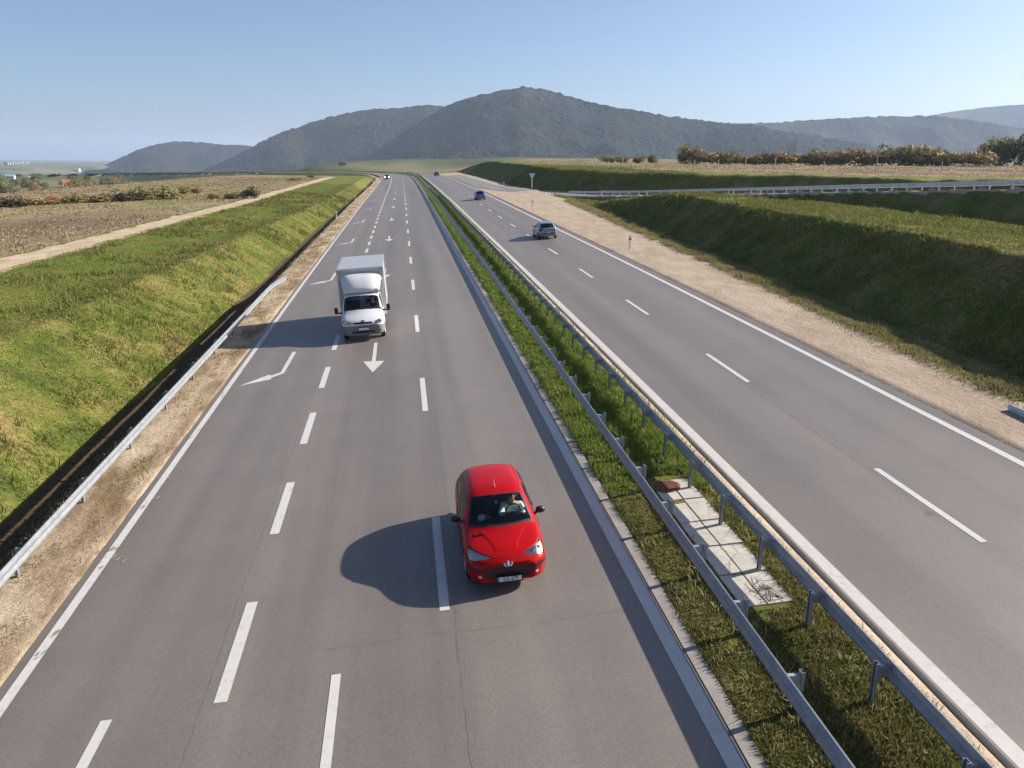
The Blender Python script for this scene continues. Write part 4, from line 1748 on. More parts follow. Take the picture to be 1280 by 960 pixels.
def text_mesh(txt, size, mat, parent, loc, rot, squeeze=1.0):
    cu = bpy.data.curves.new('t', 'FONT')
    cu.body = txt
    cu.size = size
    cu.align_x = 'CENTER'
    cu.align_y = 'CENTER'
    cu.extrude = .002
    o = bpy.data.objects.new('t', cu)
    COL.objects.link(o)
    dg = bpy.context.evaluated_depsgraph_get()
    dg.update()
    me = bpy.data.meshes.new_from_object(o.evaluated_get(dg))
    bpy.data.objects.remove(o)
    q = link('lettering', me, MT[mat], parent, False)
    q.location = loc
    q.rotation_euler = rot
    q.scale = (squeeze, 1, 1)
    return q


def plate(parent, y, z, txt, facing, tilt=0.0, w_=.50, h_=.11):
    bm = bmesh.new()
    box(bm, (0, 0, 0), (w_, .012, h_), None, .004)
    p = put(bm, 'number_plate', 'plate', parent, False, None)
    p.location = (0, y, z)
    p.rotation_euler = (tilt, 0, 0 if facing < 0 else PI)
    bm = bmesh.new()
    box(bm, (-w_ / 2 + .025, -.003, 0), (.042, .013, h_ - .008))
    put(bm, 'blue_band', 'plate_blue', p, False, None)
    bm = bmesh.new()
    for sx, sz, ww, hh in ((0, h_ / 2, w_ + .02, .012), (0, -h_ / 2, w_ + .02, .012), (w_ / 2 + .004, 0, .012, h_), (-w_ / 2 - .004, 0, .012, h_)):
        box(bm, (sx, -.002, sz), (ww, .018, hh))
    put(bm, 'plate_frame', 'black', p, False, None)
    if txt:
        text_mesh(txt, .115, 'ink', p, (.030, -.009, 0), (PI / 2, 0, 0), .80)
    return p


def person(label, M4, shirt, hair='hair', hands=None, cat='person'):
    """seated driver; local frame: hips at the origin, looking along -Y, Z up"""
    root = empty('person', mat=M4)
    tag(root, label, cat)

    def skin(name, V, E, rad, mat, lv=2, root_v=0):
        me = bpy.data.meshes.new(name)
        me.from_pydata(V, E, [])
        o = bpy.data.objects.new(name, me)
        COL.objects.link(o)
        md = o.modifiers.new('k', 'SKIN')
        for i, r in enumerate(rad):
            me.skin_vertices[0].data[i].radius = (r, r) if not isinstance(r, tuple) else r
            me.skin_vertices[0].data[i].use_root = (i == root_v)
        sd = o.modifiers.new('s', 'SUBSURF')
        sd.levels = sd.render_levels = lv
        dg = bpy.context.evaluated_depsgraph_get()
        dg.update()
        m2 = bpy.data.meshes.new_from_object(o.evaluated_get(dg))
        bpy.data.objects.remove(o)
        m2.materials.clear()
        return link(name, m2, MT[mat], root, True)
    hl, hr = hands or ((-.17, -.47, .30), (.19, -.45, .26))
    sh = .185
    V = [(0, 0, 0), (0, .06, .16), (0, .10, .34), (0, .11, .46), (0, .09, .54), (0, .075, .60), (0, .045, .68), (0, .05, .75)]
    E = [(i, i + 1) for i in range(7)]
    rad = [(.15, .12), (.145, .11), (.165, .115), (.13, .09), (.055, .055), (.062, .068), (.078, .095), (.055, .065)]
    for sx, h in ((-1, hl), (1, hr)):
        b = len(V)
        h = Vector(h)
        s0 = Vector((sx * sh, .10, .45))
        el = (s0 + h) / 2 + Vector((sx * .10, .02, -.13))
        wr = el.lerp(h, .85)
        V += [tuple(s0), tuple(el), tuple(wr), tuple(h)]
        E += [(3, b), (b, b + 1), (b + 1, b + 2), (b + 2, b + 3)]
        rad += [.062, .045, .030, (.038, .024)]
        for k in range(5):      # fingers curled over the wheel rim, thumb from the side
            d = h - wr
            d.normalize()
            sd = Vector((sx, 0, 0))
            base = h + sd * (-.028 + .016 * k) if k < 4 else h + sd * (-sx * .0) + Vector((-sx * .03, .01, -.01))
            tip = base + d * (.035 + .008 * (k in (1, 2))) + Vector((0, -.01, .012))
            tip2 = tip + Vector((0, -.012, -.028)) if k < 4 else tip + Vector((-sx * .012, 0, -.01))
            c = len(V)
            V += [tuple(base), tuple(tip), tuple(tip2)]
            E += [(b + 3, c), (c, c + 1), (c + 1, c + 2)]
            rad += [.011, .0095, .008]
    for sx in (-1, 1):
        b = len(V)
        V += [(sx * .10, -.05, -.01), (sx * .13, -.42, .06), (sx * .12, -.62, -.25), (sx * .12, -.74, -.28)]
        E += [(0, b), (b, b + 1), (b + 1, b + 2), (b + 2, b + 3)]
        rad += [.085, .062, .042, .035]
    skin('body', V, E, rad, 'skin')
    # shirt with long sleeves
    V = [(0, .0, .02), (0, .06, .16), (0, .10, .34), (0, .11, .47)]
    E = [(0, 1), (1, 2), (2, 3)]
    rad = [(.165, .135), (.160, .125), (.182, .130), (.125, .085)]
    for sx, h in ((-1, hl), (1, hr)):
        b = len(V)
        h = Vector(h)
        s0 = Vector((sx * sh, .10, .45))
        el = (s0 + h) / 2 + Vector((sx * .10, .02, -.13))
        V += [tuple(s0), tuple(el), tuple(el.lerp(h, .82))]
        E += [(3, b), (b, b + 1), (b + 1, b + 2)]
        rad += [.082, .060, .046]
    skin('shirt', V, E, rad, shirt)
    V, E, rad = [(0, 0, -.02)], [], [(.165, .13)]
    for sx in (-1, 1):
        b = len(V)
        V += [(sx * .10, -.06, -.02), (sx * .13, -.42, .06), (sx * .12, -.61, -.23)]
        E += [(0, b), (b, b + 1), (b + 1, b + 2)]
        rad += [.10, .076, .056]
    skin('trousers', V, E, rad, 'trousers')
    # hair cap
    bm = bmesh.new()
    bmesh.ops.create_icosphere(bm, subdivisions=3, radius=1.0)
    for v in bm.verts:
        n = v.co.copy()
        k = 1 + .06 * math.sin(9 * n.x + 3) * math.sin(7 * n.y) + .04 * math.sin(15 * n.z)
        v.co = Vector((n.x * .092 * k, n.y * .112 * k + .062, n.z * .10 * k + .70))
    bmesh.ops.delete(bm, geom=[v for v in bm.verts if v.co.z < .60 or (v.co.y < .015 and v.co.z < .735)], context='VERTS')
    bm_obj('hair', bm, MT[hair], root, True)
    # face
    bm = bmesh.new()
    for sx in (-1, 1):
        r_ = bmesh.ops.create_icosphere(bm, subdivisions=2, radius=.013)
        bmesh.ops.translate(bm, vec=(sx * .032, -.040, .690), verts=r_['verts'])
    bm_obj('eyes', bm, MT['ink'], root, True)
    bm = bmesh.new()
    tube(bm, [(0, -.038, .695), (0, -.062, .665), (0, -.045, .655)], [.008, .015, .010], 8)
    for sx in (-1, 1):
        tube(bm, [(sx * .078, .04, .655), (sx * .092, .05, .68), (sx * .082, .05, .705)], [.008, .014, .008], 6)
    bm_obj('nose_and_ears', bm, MT['skin'], root, True)
    return root


# ring order: floor inner, floor edge, rocker, mid, waist, belt, upper side, roof rail, roof inner, roof centre
HATCH = [
    [(.25, .015, .25), (.46, .02, .24), (.52, .03, .28), (.55, .035, .38), (.54, .03, .50), (.51, .035, .57), (.44, .045, .605), (.34, .03, .615), (.18, .01, .625), (0, 0, .63)],
    [(.30, .07, .20), (.62, .11, .20), (.70, .13, .26), (.735, .14, .40), (.725, .14, .54), (.685, .15, .615), (.61, .15, .66), (.47, .12, .68), (.24, .09, .695), (0, .08, .70)],
    [(.35, .30, .19), (.72, .32, .19), (.79, .33, .26), (.81, .34, .42), (.805, .34, .60), (.76, .36, .70), (.67, .35, .752), (.50, .33, .778), (.25, .30, .79), (0, .29, .795)],
    [(.40, .75, .19), (.74, .75, .19), (.812, .75, .26), (.826, .75, .45), (.822, .75, .66), (.785, .76, .80), (.69, .75, .848), (.50, .74, .868), (.25, .73, .882), (0, .72, .888)],
    [(.40, 1.08, .19), (.74, 1.08, .19), (.812, 1.08, .26), (.824, 1.08, .45), (.822, 1.08, .68), (.79, 1.10, .84), (.745, 1.11, .888), (.665, 1.05, .918), (.34, .93, .943), (0, .89, .950)],
    [(.40, 1.45, .19), (.74, 1.45, .19), (.812, 1.45, .26), (.824, 1.45, .45), (.822, 1.45, .69), (.79, 1.46, .87), (.730, 1.46, 1.0), (.645, 1.43, 1.13), (.34, 1.33, 1.172), (0, 1.31, 1.182)],
    [(.40, 1.83, .19), (.74, 1.83, .19), (.812, 1.83, .26), (.824, 1.83, .45), (.822, 1.83, .70), (.792, 1.83, .885), (.705, 1.83, 1.13), (.57, 1.82, 1.345), (.32, 1.76, 1.385), (0, 1.74, 1.395)],
    [(.40, 2.25, .19), (.74, 2.25, .19), (.812, 2.25, .26), (.826, 2.25, .45), (.824, 2.25, .71), (.797, 2.25, .895), (.715, 2.25, 1.14), (.585, 2.25, 1.385), (.33, 2.22, 1.428), (0, 2.21, 1.436)],
    [(.40, 2.85, .19), (.74, 2.85, .19), (.812, 2.85, .26), (.826, 2.85, .46), (.824, 2.85, .73), (.795, 2.85, .915), (.71, 2.85, 1.145), (.575, 2.85, 1.375), (.33, 2.85, 1.418), (0, 2.85, 1.428)],
    [(.40, 3.30, .20), (.72, 3.30, .21), (.80, 3.30, .28), (.82, 3.30, .47), (.815, 3.30, .74), (.78, 3.30, .93), (.69, 3.31, 1.13), (.55, 3.33, 1.315), (.32, 3.36, 1.362), (0, 3.37, 1.372)],
    [(.38, 3.55, .22), (.70, 3.55, .23), (.785, 3.55, .30), (.80, 3.55, .48), (.79, 3.55, .74), (.755, 3.55, .93), (.68, 3.56, 1.03), (.56, 3.575, 1.125), (.32, 3.60, 1.155), (0, 3.61, 1.16)],
    [(.36, 3.70, .24), (.66, 3.69, .25), (.75, 3.68, .31), (.775, 3.68, .48), (.76, 3.68, .72), (.725, 3.68, .89), (.66, 3.69, .935), (.54, 3.705, .955), (.30, 3.72, .965), (0, 3.725, .97)],
    [(.32, 3.80, .27), (.58, 3.79, .28), (.68, 3.78, .33), (.71, 3.78, .47), (.69, 3.775, .68), (.655, 3.77, .80), (.58, 3.78, .84), (.46, 3.79, .855), (.26, 3.80, .86), (0, 3.805, .865)],
    [(.28, 3.825, .32), (.48, 3.82, .33), (.55, 3.815, .36), (.58, 3.81, .45), (.56, 3.81, .58), (.53, 3.80, .66), (.46, 3.80, .69), (.36, 3.81, .70), (.20, 3.82, .705), (0, 3.825, .71)],
]


def hatchback(label, cat, M4, paint, size=(1, 1, 1), level=3, text='', group=None, glass='glass', five=False, lights=False, bumper='black', detail=True, strip=True):
    sx_, sy_, sz_ = size
    root = empty('hatchback_car', mat=M4)
    tag(root, label, cat, group)
    L = 3.83
    st = [[(x * sx_, (y - L / 2) * sy_, z * sz_) for x, y, z in ring] for ring in HATCH]
    bm = cage_half(st, level)
    REF = ref_normals(bm) if level > 1 else None

    def P(pts):                       # (x, y) plan polygon
        return [(x * sx_, (y - L / 2) * sy_) for x, y in pts]

    def S(pts):                       # (y, z) side polygon
        return [((y - L / 2) * sy_, z * sz_) for y, z in pts]

    def Fz(pts):                      # (x, z) front / rear polygon
        return [(x * sx_, z * sz_) for x, z in pts]
    Y_ = lambda y: (y - L / 2) * sy_
    rw = .285 * sz_
    # wheel openings
    for wy in (.78, 3.22):
        poly = [(Y_(wy) + math.cos(a) * .325 * sz_, rw + math.sin(a) * .325 * sz_) for a in np.linspace(0, 2 * PI, 22, endpoint=False)]
        q = carve(bm, poly, (1, 2), lambda c, n: c.x > .5 * sx_ and c.z < .75 * sz_)
        q.free()
    # windscreen
    poly = P([(-.02, .915), (.34, .965), (.685, 1.10), (.535, 1.765), (.30, 1.70), (-.02, 1.68)])
    ws = carve(bm, poly, (0, 1), lambda c, n: c.z > .9 * sz_ and n.z > .1)
    poly2 = P([(-.02, .965), (.33, 1.012), (.645, 1.14), (.508, 1.728), (.29, 1.675), (-.02, 1.656)])
    wg = carve(ws, poly2, (0, 1), lambda c, n: True)
    fr = put(mirrored(ws, True), 'windscreen_trim', 'black', root)
    put(push(mirrored(wg, True), -.004), 'windscreen', glass, fr, True, 38, REF)
    # rear window
    poly = Fz([(-.02, 1.0), (.52, .985), (.56, 1.03), (.50, 1.285), (.45, 1.315), (-.02, 1.335)])
    rw_ = carve(bm, poly, (0, 2), lambda c, n: c.y > Y_(3.2))
    rg = carve(rw_, shrink(poly[:], .03) if False else Fz([(-.02, 1.035), (.50, 1.02), (.525, 1.045), (.475, 1.265), (.44, 1.285), (-.02, 1.30)]), (0, 2), lambda c, n: True)
    fr = put(mirrored(rw_, True), 'rear_window_trim', 'black', root)
    put(push(mirrored(rg, True), -.004), 'rear_window', glass, fr)
    # side windows
    wins = [[(1.36, .905), (2.34, .925), (2.34, 1.30), (1.98, 1.29), (1.80, 1.235)], [(2.44, .93), (3.22, .99), (3.12, 1.22), (2.95, 1.29), (2.44, 1.305)]]
    if five:
        wins = [[(1.36, .905), (2.20, .922), (2.20, 1.30), (1.98, 1.29), (1.80, 1.235)], [(2.28, .925), (2.98, .945), (2.92, 1.29), (2.28, 1.305)], [(3.05, .97), (3.27, 1.0), (3.12, 1.2), (3.01, 1.26)]]
    for pl in wins:
        poly = S(pl)
        q = carve(bm, poly, (1, 2), lambda c, n: c.x > .4 * sx_ and c.z > .85 * sz_)
        g = carve(q, shrink(poly, .022), (1, 2), lambda c, n: True)
        for mirror in (False, True):
            a, b_ = (mirrored(q), mirrored(g)) if mirror else (q.copy(), g.copy())
            t_ = put(a, 'window_trim', 'black', root)
            put(push(b_, -.004), 'side_window', glass, t_)
        q.free()
        g.free()
    # headlamps
    poly = P([(.285, .135), (.47, .145), (.64, .185), (.755, .29), (.775, .44), (.755, .56), (.70, .50), (.56, .345), (.40, .225)])
    hl = carve(bm, poly, (0, 1), lambda c, n: c.z > .555 * sz_ and c.y < Y_(.75))
    for mirror in (False, True):
        a = mirrored(hl) if mirror else hl.copy()
        base = put(push(a.copy(), -.022), 'headlamp', 'lamp_on' if lights else 'lamp_inner', root)
        put(a, 'lens', 'lamp_lens', base)
        if detail:
            sg = -1 if mirror else 1
            b2 = bmesh.new()
            for cx_, cy_, cz_, r_ in ((.52, .27, .655, .06), (.66, .38, .70, .065)):
                p_, n_, _, _ = REF[0].find_nearest(Vector((cx_ * sx_, Y_(cy_), cz_ * sz_)))
                c_ = p_ - n_ * .034
                r0 = bmesh.ops.create_icosphere(b2, subdivisions=3, radius=r_ * .8)
                bmesh.ops.scale(b2, vec=(1, .75, .6), verts=r0['verts'])
                bmesh.ops.translate(b2, vec=(sg * c_.x, c_.y, c_.z), verts=r0['verts'])
            put(b2, 'reflector', 'chrome', base)
            b2 = bmesh.new()
            r0 = bmesh.ops.create_icosphere(b2, subdivisions=2, radius=.030)
            bmesh.ops.translate(b2, vec=(sg * .715 * sx_, Y_(.47), .690 * sz_), verts=r0['verts'])
            put(b2, 'side_light', 'lamp_inner', base)
    hl.free()
    # tail lamps
    poly = S([(3.50, .70), (3.80, .70), (3.80, .90), (3.62, .93), (3.52, .88)])
    tl = carve(bm, poly, (1, 2), lambda c, n: c.x > .50 * sx_)
    for mirror in (False, True):
        put(mirrored(tl) if mirror else tl.copy(), 'tail_lamp', 'red_lens', root)
    tl.free()
    # front bumper: black band and lower intake
    if strip:
        q = carve(bm, Fz([(-.05, .455), (.62, .455), (.90, .475), (.90, .525), (.62, .53), (-.05, .545)]), (0, 2), lambda c, n: c.y < Y_(.44))
        put(push(mirrored(q, True), .006), 'bumper_strip', bumper, root)
    q = carve(bm, Fz([(-.05, .29), (.40, .31), (.47, .37), (.44, .44), (-.05, .445)]), (0, 2), lambda c, n: c.y < Y_(.22) and n.y < -.3)
    put(push(mirrored(q, True), -.012), 'air_intake', 'black', root)
    # fog lamps
    q = carve(bm, Fz([(.565 + .036 * math.cos(a), .365 + .030 * math.sin(a)) for a in np.linspace(0, 2 * PI, 14, endpoint=False)]), (0, 2), lambda c, n: c.y < Y_(.3) and n.y < 0)
    for mirror in (False, True):
        put(mirrored(q) if mirror else q.copy(), 'fog_lamp', 'lamp_inner', root)
    q.free()
    # rear bumper strip
    q = carve(bm, Fz([(-.05, .40), (.62, .40), (.9, .43), (.9, .53), (.62, .54), (-.05, .54)]), (0, 2), lambda c, n: c.y > Y_(3.45))
    put(push(mirrored(q, True), .006), 'rear_bumper_strip', bumper, root)
    # side rubbing strip
    q = carve(bm, S([(1.15, .50), (2.9, .51), (2.9, .57), (1.15, .56)]), (1, 2), lambda c, n: c.x > .7 * sx_)
    for mirror in (False, True):
        put(push(mirrored(q) if mirror else q.copy(), .008), 'rubbing_strip', bumper, root)
    q.free()
    # bonnet: own panel, with a slightly raised centre between two creases
    q = carve(bm, P([(-.05, .10), (.30, .13), (.47, .255), (.62, .42), (.70, .60), (.725, 1.02), (.69, 1.075), (.34, .945), (-.05, .895)]), (0, 1), lambda c, n: n.z > .25 and c.z > .6 * sz_)
    q2 = carve(q, P([(-.05, .22), (.235, .26), (.30, .5), (.52, .95), (.33, .90), (-.05, .85)]), (0, 1), lambda c, n: True)
    cr_ = P([(-.05, .22), (.235, .26), (.30, .5), (.52, .95), (.33, .90), (-.05, .85)])
    for v in q2.verts:
        dmin = 9
        for i_ in range(4):
            a_, b_ = Vector(cr_[i_]), Vector(cr_[i_ + 1])
            t_ = max(0, min(1, (Vector(v.co.xy) - a_).dot(b_ - a_) / (b_ - a_).length_squared))
            dmin = min(dmin, (a_ + (b_ - a_) * t_ - Vector(v.co.xy)).length)
        v.co.z += .011 * float(ss(dmin / .05))
    me = bpy.data.meshes.new('tmp')
    q2.to_mesh(me)
    q2.free()
    q.from_mesh(me)
    bpy.data.meshes.remove(me)
    clean(q)
    mirrored(q, True)
    push(q, .0035)
    b2 = bmesh.new()
    q.edges.ensure_lookup_table()
    for e_ in q.edges:
        if e_.is_boundary:
            tube(b2, [e_.verts[0].co + Vector((0, 0, -.002)), e_.verts[1].co + Vector((0, 0, -.002))], .0042, 4, False)
    put(b2, 'bonnet_gap', 'black', root)
    bon = put(q, 'bonnet', paint, root, True, 80)
    if REF:
        for sg in (-1, 1):
            b2 = bmesh.new()
            pts = []
            for yy_ in np.linspace(1.84, 3.28, 16):
                p_ = REF[0].find_nearest(Vector((.545 * sx_, Y_(yy_), 1.36 * sz_)))[0]
                pts.append(Vector((sg * p_.x, p_.y, p_.z + .002)))
            tube(b2, pts, .0075, 5)
            put(b2, 'roof_gutter', 'black', root)
    # doors: thin dark gaps
    body = put(mirrored(bm, True), 'body', paint, root, True, 40, REF)
    for ends in (((1.30, 2.40),) if not five else ((1.30, 2.24), (2.24, 3.0))):
        for sg in (-1, 1):
            b2 = bmesh.new()
            for yy_ in ends:
                pts = []
                for zz_ in np.linspace(.30, .88, 8):
                    pts.append((sg * (.8265 - .03 * max(0, (zz_ - .7) / .2)**2 - .01 * max(0, (.45 - zz_) / .2)) * sx_, Y_(yy_), zz_ * sz_))
                tube(b2, pts, .0045, 5)
            tube(b2, [(sg * .82 * sx_, Y_(ends[1] - .28), .775 * sz_), (sg * .835 * sx_, Y_(ends[1] - .18), .78 * sz_), (sg * .82 * sx_, Y_(ends[1] - .09), .775 * sz_)], .014, 6)
            put(b2, 'door_gap_and_handle', 'black', root)
    # mirrors
    for sg in (-1, 1):
        b2 = bmesh.new()
        r0 = bmesh.ops.create_icosphere(b2, subdivisions=3, radius=1)
        for v in r0['verts']:
            c = v.co.copy()
            yk = .075 if c.y < 0 else .03
            v.co = Vector((sg * (.905 * sx_) + c.x * .105, Y_(1.50) + c.y * yk, .965 * sz_ + c.z * .078))
        tube(b2, [(sg * .77 * sx_, Y_(1.46), .90 * sz_), (sg * .84 * sx_, Y_(1.48), .935 * sz_)], [.035, .028], 8)
        mo = put(b2, 'door_mirror', 'black', root)
        b2 = bmesh.new()
        box(b2, (sg * .905 * sx_, Y_(1.5) + .032, .965 * sz_), (.16, .006, .11), None, .002)
        put(b2, 'mirror_glass', 'chrome', mo)
    # wheels and dark arches
    for wy in (.78, 3.22):
        for sg in (-1, 1):
            wheel(root, sg * .715 * sx_, Y_(wy), rw, .185, sg)
            b2 = bmesh.new()
            ring = []
            for a in np.linspace(-.35, PI + .35, 16):
                ring.append((math.cos(a) * .335 * sz_, math.sin(a) * .335 * sz_))
            v1 = [b2.verts.new((sg * .79 * sx_, Y_(wy) + a_, rw + b_)) for a_, b_ in ring]
            v2 = [b2.verts.new((sg * .52 * sx_, Y_(wy) + a_, rw + b_)) for a_, b_ in ring]
            for k in range(len(ring) - 1):
                b2.faces.new((v1[k], v1[k + 1], v2[k + 1], v2[k]))
            b2.faces.new(v2)
            put(b2, 'wheel_arch', 'black', root)
    # cabin
    b2 = bmesh.new()
    box(b2, (0, Y_(1.30), .80 * sz_), (1.42 * sx_, .42 * sy_, .20), Matrix.Rotation(.10, 3, 'X'), .05)
    box(b2, (.36, Y_(1.48), .87 * sz_), (.40, .20, .10), None, .04)
    dash = put(b2, 'dashboard', 'dash', root)
    b2 = bmesh.new()
    box(b2, (0, Y_(.62), .48 * sz_), (1.0 * sx_, .86 * sy_, .46 * sz_), None, .08)
    box(b2, (0, Y_(1.16), .62 * sz_), (1.5 * sx_, .05, .50 * sz_), None, .01)
    put(b2, 'engine_light_block', 'black', root)  # unseen block added to stop sun passing through the empty engine bay
    for sg in (-1, 1):
        b2 = bmesh.new()
        box(b2, (sg * .755 * sx_, Y_(2.1), .55 * sz_), (.03, 1.75 * sy_, .60 * sz_), None, .01)
        put(b2, 'door_light_block', 'dash', root)  # unseen panel added to block sunlight leaking in at the rubbing strip
    b2 = bmesh.new()
    box(b2, (0, Y_(2.2), .26), (1.46 * sx_, 2.3 * sy_, .05))
    put(b2, 'cabin_floor', 'dash', root, False, None)
    for cx_, cy_, w_ in ((-.36, 2.02, .50), (.36, 2.02, .50), (0, 2.95, 1.2)):
        b2 = bmesh.new()
        box(b2, (cx_ * sx_, Y_(cy_), .46), (w_, .50, .16), Matrix.Rotation(-.12, 3, 'X'), .05)
        box(b2, (cx_ * sx_, Y_(cy_ + .32), .76), (w_, .13, .56), Matrix.Rotation(-.28, 3, 'X'), .05)
        seat = put(b2, 'seat', 'seat', root)
        if w_ < 1:
            b2 = bmesh.new()
            box(b2, (cx_ * sx_, Y_(cy_ + .44), 1.10), (.27, .09, .17), Matrix.Rotation(-.2, 3, 'X'), .04)
            put(b2, 'headrest', 'headrest' if cx_ > 0 and detail else 'seat', seat)
    b2 = bmesh.new()
    ctr = Vector((.36 * sx_, Y_(1.62), .90 * sz_))
    ax = Matrix.Rotation(-.55, 3, 'X')
    tube(b2, [ctr + ax @ Vector((math.cos(a) * .18, 0, math.sin(a) * .18)) for a in np.linspace(0, 2 * PI, 25)], .015, 8, False)
    for a in (0.1, PI - .1, 1.5 * PI):
        tube(b2, [ctr, ctr + ax @ Vector((math.cos(a) * .17, 0, math.sin(a) * .17))], [.03, .014], 6)
    put(b2, 'steering_wheel', 'black', root)
    b2 = bmesh.new()
    box(b2, (0, Y_(1.80), 1.245 * sz_), (.20, .025, .055), None, .01)
    put(b2, 'interior_mirror', 'grey_plastic', root)
    # wipers
    b2 = bmesh.new()
    for x0, x1 in ((.42, -.12), (-.12, -.56)):
        tube(b2, [(x0 * sx_, Y_(.95 + .14 * abs(x0)), .960 * sz_), ((x0 + x1) / 2 * sx_, Y_(.99), .985 * sz_), (x1 * sx_, Y_(.97 + .2 * abs(x1)), .972 * sz_)], [.011, .008, .006], 5)
    put(b2, 'wipers', 'black', root)
    # aerial and plates
    b2 = bmesh.new()
    tube(b2, [(0, Y_(1.90), 1.40 * sz_), (0, Y_(1.97), 1.47 * sz_), (0, Y_(2.06), 1.53 * sz_)], [.012, .006, .004], 6)
    put(b2, 'aerial', 'black', root)
    plate(root, Y_(-.014), .30 * sz_, text, -1, -.05)
    plate(root, Y_(3.845), .62 * sz_, '', 1)
    b2 = bmesh.new()
    tube(b2, [(-.45 * sx_, Y_(3.70), .24), (-.45 * sx_, Y_(3.86), .24)], .03, 10)
    put(b2, 'exhaust', 'alu', root)
    return root


def on_road(x, Y, away=False, yaw=0.0, dz=0.0):
    s_ = float(road_g(Y + 1) - road_g(Y - 1)) / 2
    q = float(road_x(Y + 1) - road_x(Y - 1)) / 2
    ex = Vector((1, 0, BANK)).normalized()
    ey = Vector((q, 1, s_)).normalized()
    ez = ex.cross(ey).normalized()
    ey = ez.cross(ex)
    Rm = Matrix((ex, ey, ez)).transposed()
    if away:
        Rm = Rm @ Matrix.Rotation(PI, 3, 'Z')
    if yaw:
        Rm = Rm @ Matrix.Rotation(yaw, 3, 'Z')
    return Matrix.Translation(road_pt(x, Y, dz)) @ Rm.to_4x4()


M0 = on_road(1.93, 13.9 + 1.915)
car = hatchback('shiny red three-door hatchback driving towards the viewer with its shadow on the lane', 'car', M0, 'red', text='JUL-579')
L0_ = 3.83 / 2
# badge on the nose, bonnet scoop slots
b2 = bmesh.new()
for sg in (-1, 1):
    tube(b2, [(sg * .085, -1.905, .655), (sg * .072, -1.918, .60), (sg * .045, -1.928, .565)], [.011, .012, .007], 6)
prism(b2, [(-.012, -.055), (.014, -.055), (.018, -.02), (.034, -.045), (.040, -.03), (.022, 0), (.040, .018), (.034, .03), (.014, .022), (.020, .05), (0, .065), (-.02, .05), (-.014, .02), (-.034, .005), (-.030, -.01), (-.012, -.008)],
      .012, Matrix.Translation((0, -1.905, .615)) @ Matrix.Rotation(PI / 2 - .35, 4, 'X'))
put(b2, 'badge', 'chrome', car)
b2 = bmesh.new()
for k in (0, 1):
    x0 = -.63 + k * .12
    prism(b2, [(x0, .92 - L0_), (x0 + .08, .92 - L0_), (x0 + .15, .775 - L0_), (x0 + .075, .765 - L0_)], .008, Matrix.Translation((0, 0, .940)) @ Matrix.Rotation(-.10, 4, 'Y'))
put(b2, 'bonnet_vent', 'black', car)
person('driver of the red car in a pale green-white long-sleeved shirt, both hands on the wheel', M0 @ Matrix.Translation((.36, 1.93 - L0_, .43)), 'shirt',
       hands=((-.16, -.32, .48), (.16, -.32, .46)))
# things on the dashboard and windscreen
b2 = bmesh.new()
r_ = random.Random(3)
bmesh.ops.create_icosphere(b2, subdivisions=3, radius=.085)
for v in b2.verts:
    v.co *= 1 + r_.uniform(-.28, .28)
    v.co.z *= .6
o = bm_obj('crumpled_paper', b2, MT['paper'])
o.matrix_world = M0 @ Matrix.Translation((-.36, 1.40 - L0_, .965))
tag(o, 'crumpled white paper lying on the red car dashboard', 'paper')
b2 = bmesh.new()
bmesh.ops.create_icosphere(b2, subdivisions=3, radius=.075)
for v in b2.verts:
    v.co *= 1 + r_.uniform(-.2, .2)
    v.co.z *= .6
o = bm_obj('red_cloth', b2, MT['red_cloth'])
o.matrix_world = M0 @ Matrix.Translation((-.23, 1.39 - L0_, .96))
tag(o, 'red cloth lying beside the paper on the dashboard', 'cloth')
b2 = bmesh.new()
box(b2, (-.02, 1.765 - L0_, 1.27), (.07, .012, .06), Matrix.Rotation(-.9, 3, 'X'), .003)
box(b2, (-.02, 1.60 - L0_, 1.19), (.04, .012, .08), Matrix.Rotation(-.9, 3, 'X'), .003)
box(b2, (.37, 1.722 - L0_, 1.292), (.07, .01, .05), Matrix.Rotation(-.95, 3, 'X'), .003)
box(b2, (.455, 1.732 - L0_, 1.284), (.07, .01, .05), Matrix.Rotation(-.95, 3, 'X'), .003)
put(b2, 'windscreen_stickers', 'paper', car)

hatchback('silver grey hatchback with dark rear window driving away in the outer lane', 'car', on_road(12.95, 71.0 + 1.9, True), 'silver', (1.04, 1.03, 1.02), 2, five=True, glass='glass', bumper='grey_plastic')
hatchback('small blue car driving away in front of the silver one', 'car', on_road(12.8, 132.5 + 1.9, True), 'blue', (1.0, 1.0, 1.04), 2, five=True, glass='dark_glass', bumper='blue')
hatchback('black car far ahead on the right carriageway near the crest', 'car', on_road(13.3, 304, True), 'black_paint', (1.06, 1.1, 1.02), 1, five=True, glass='dark_glass', detail=False)
hatchback('dark violet car with white headlights lit coming over the crest', 'car', on_road(-4.7, 303, False), 'violet', (1.08, 1.1, 1.12), 1, five=True, glass='dark_glass', lights=True, detail=False)

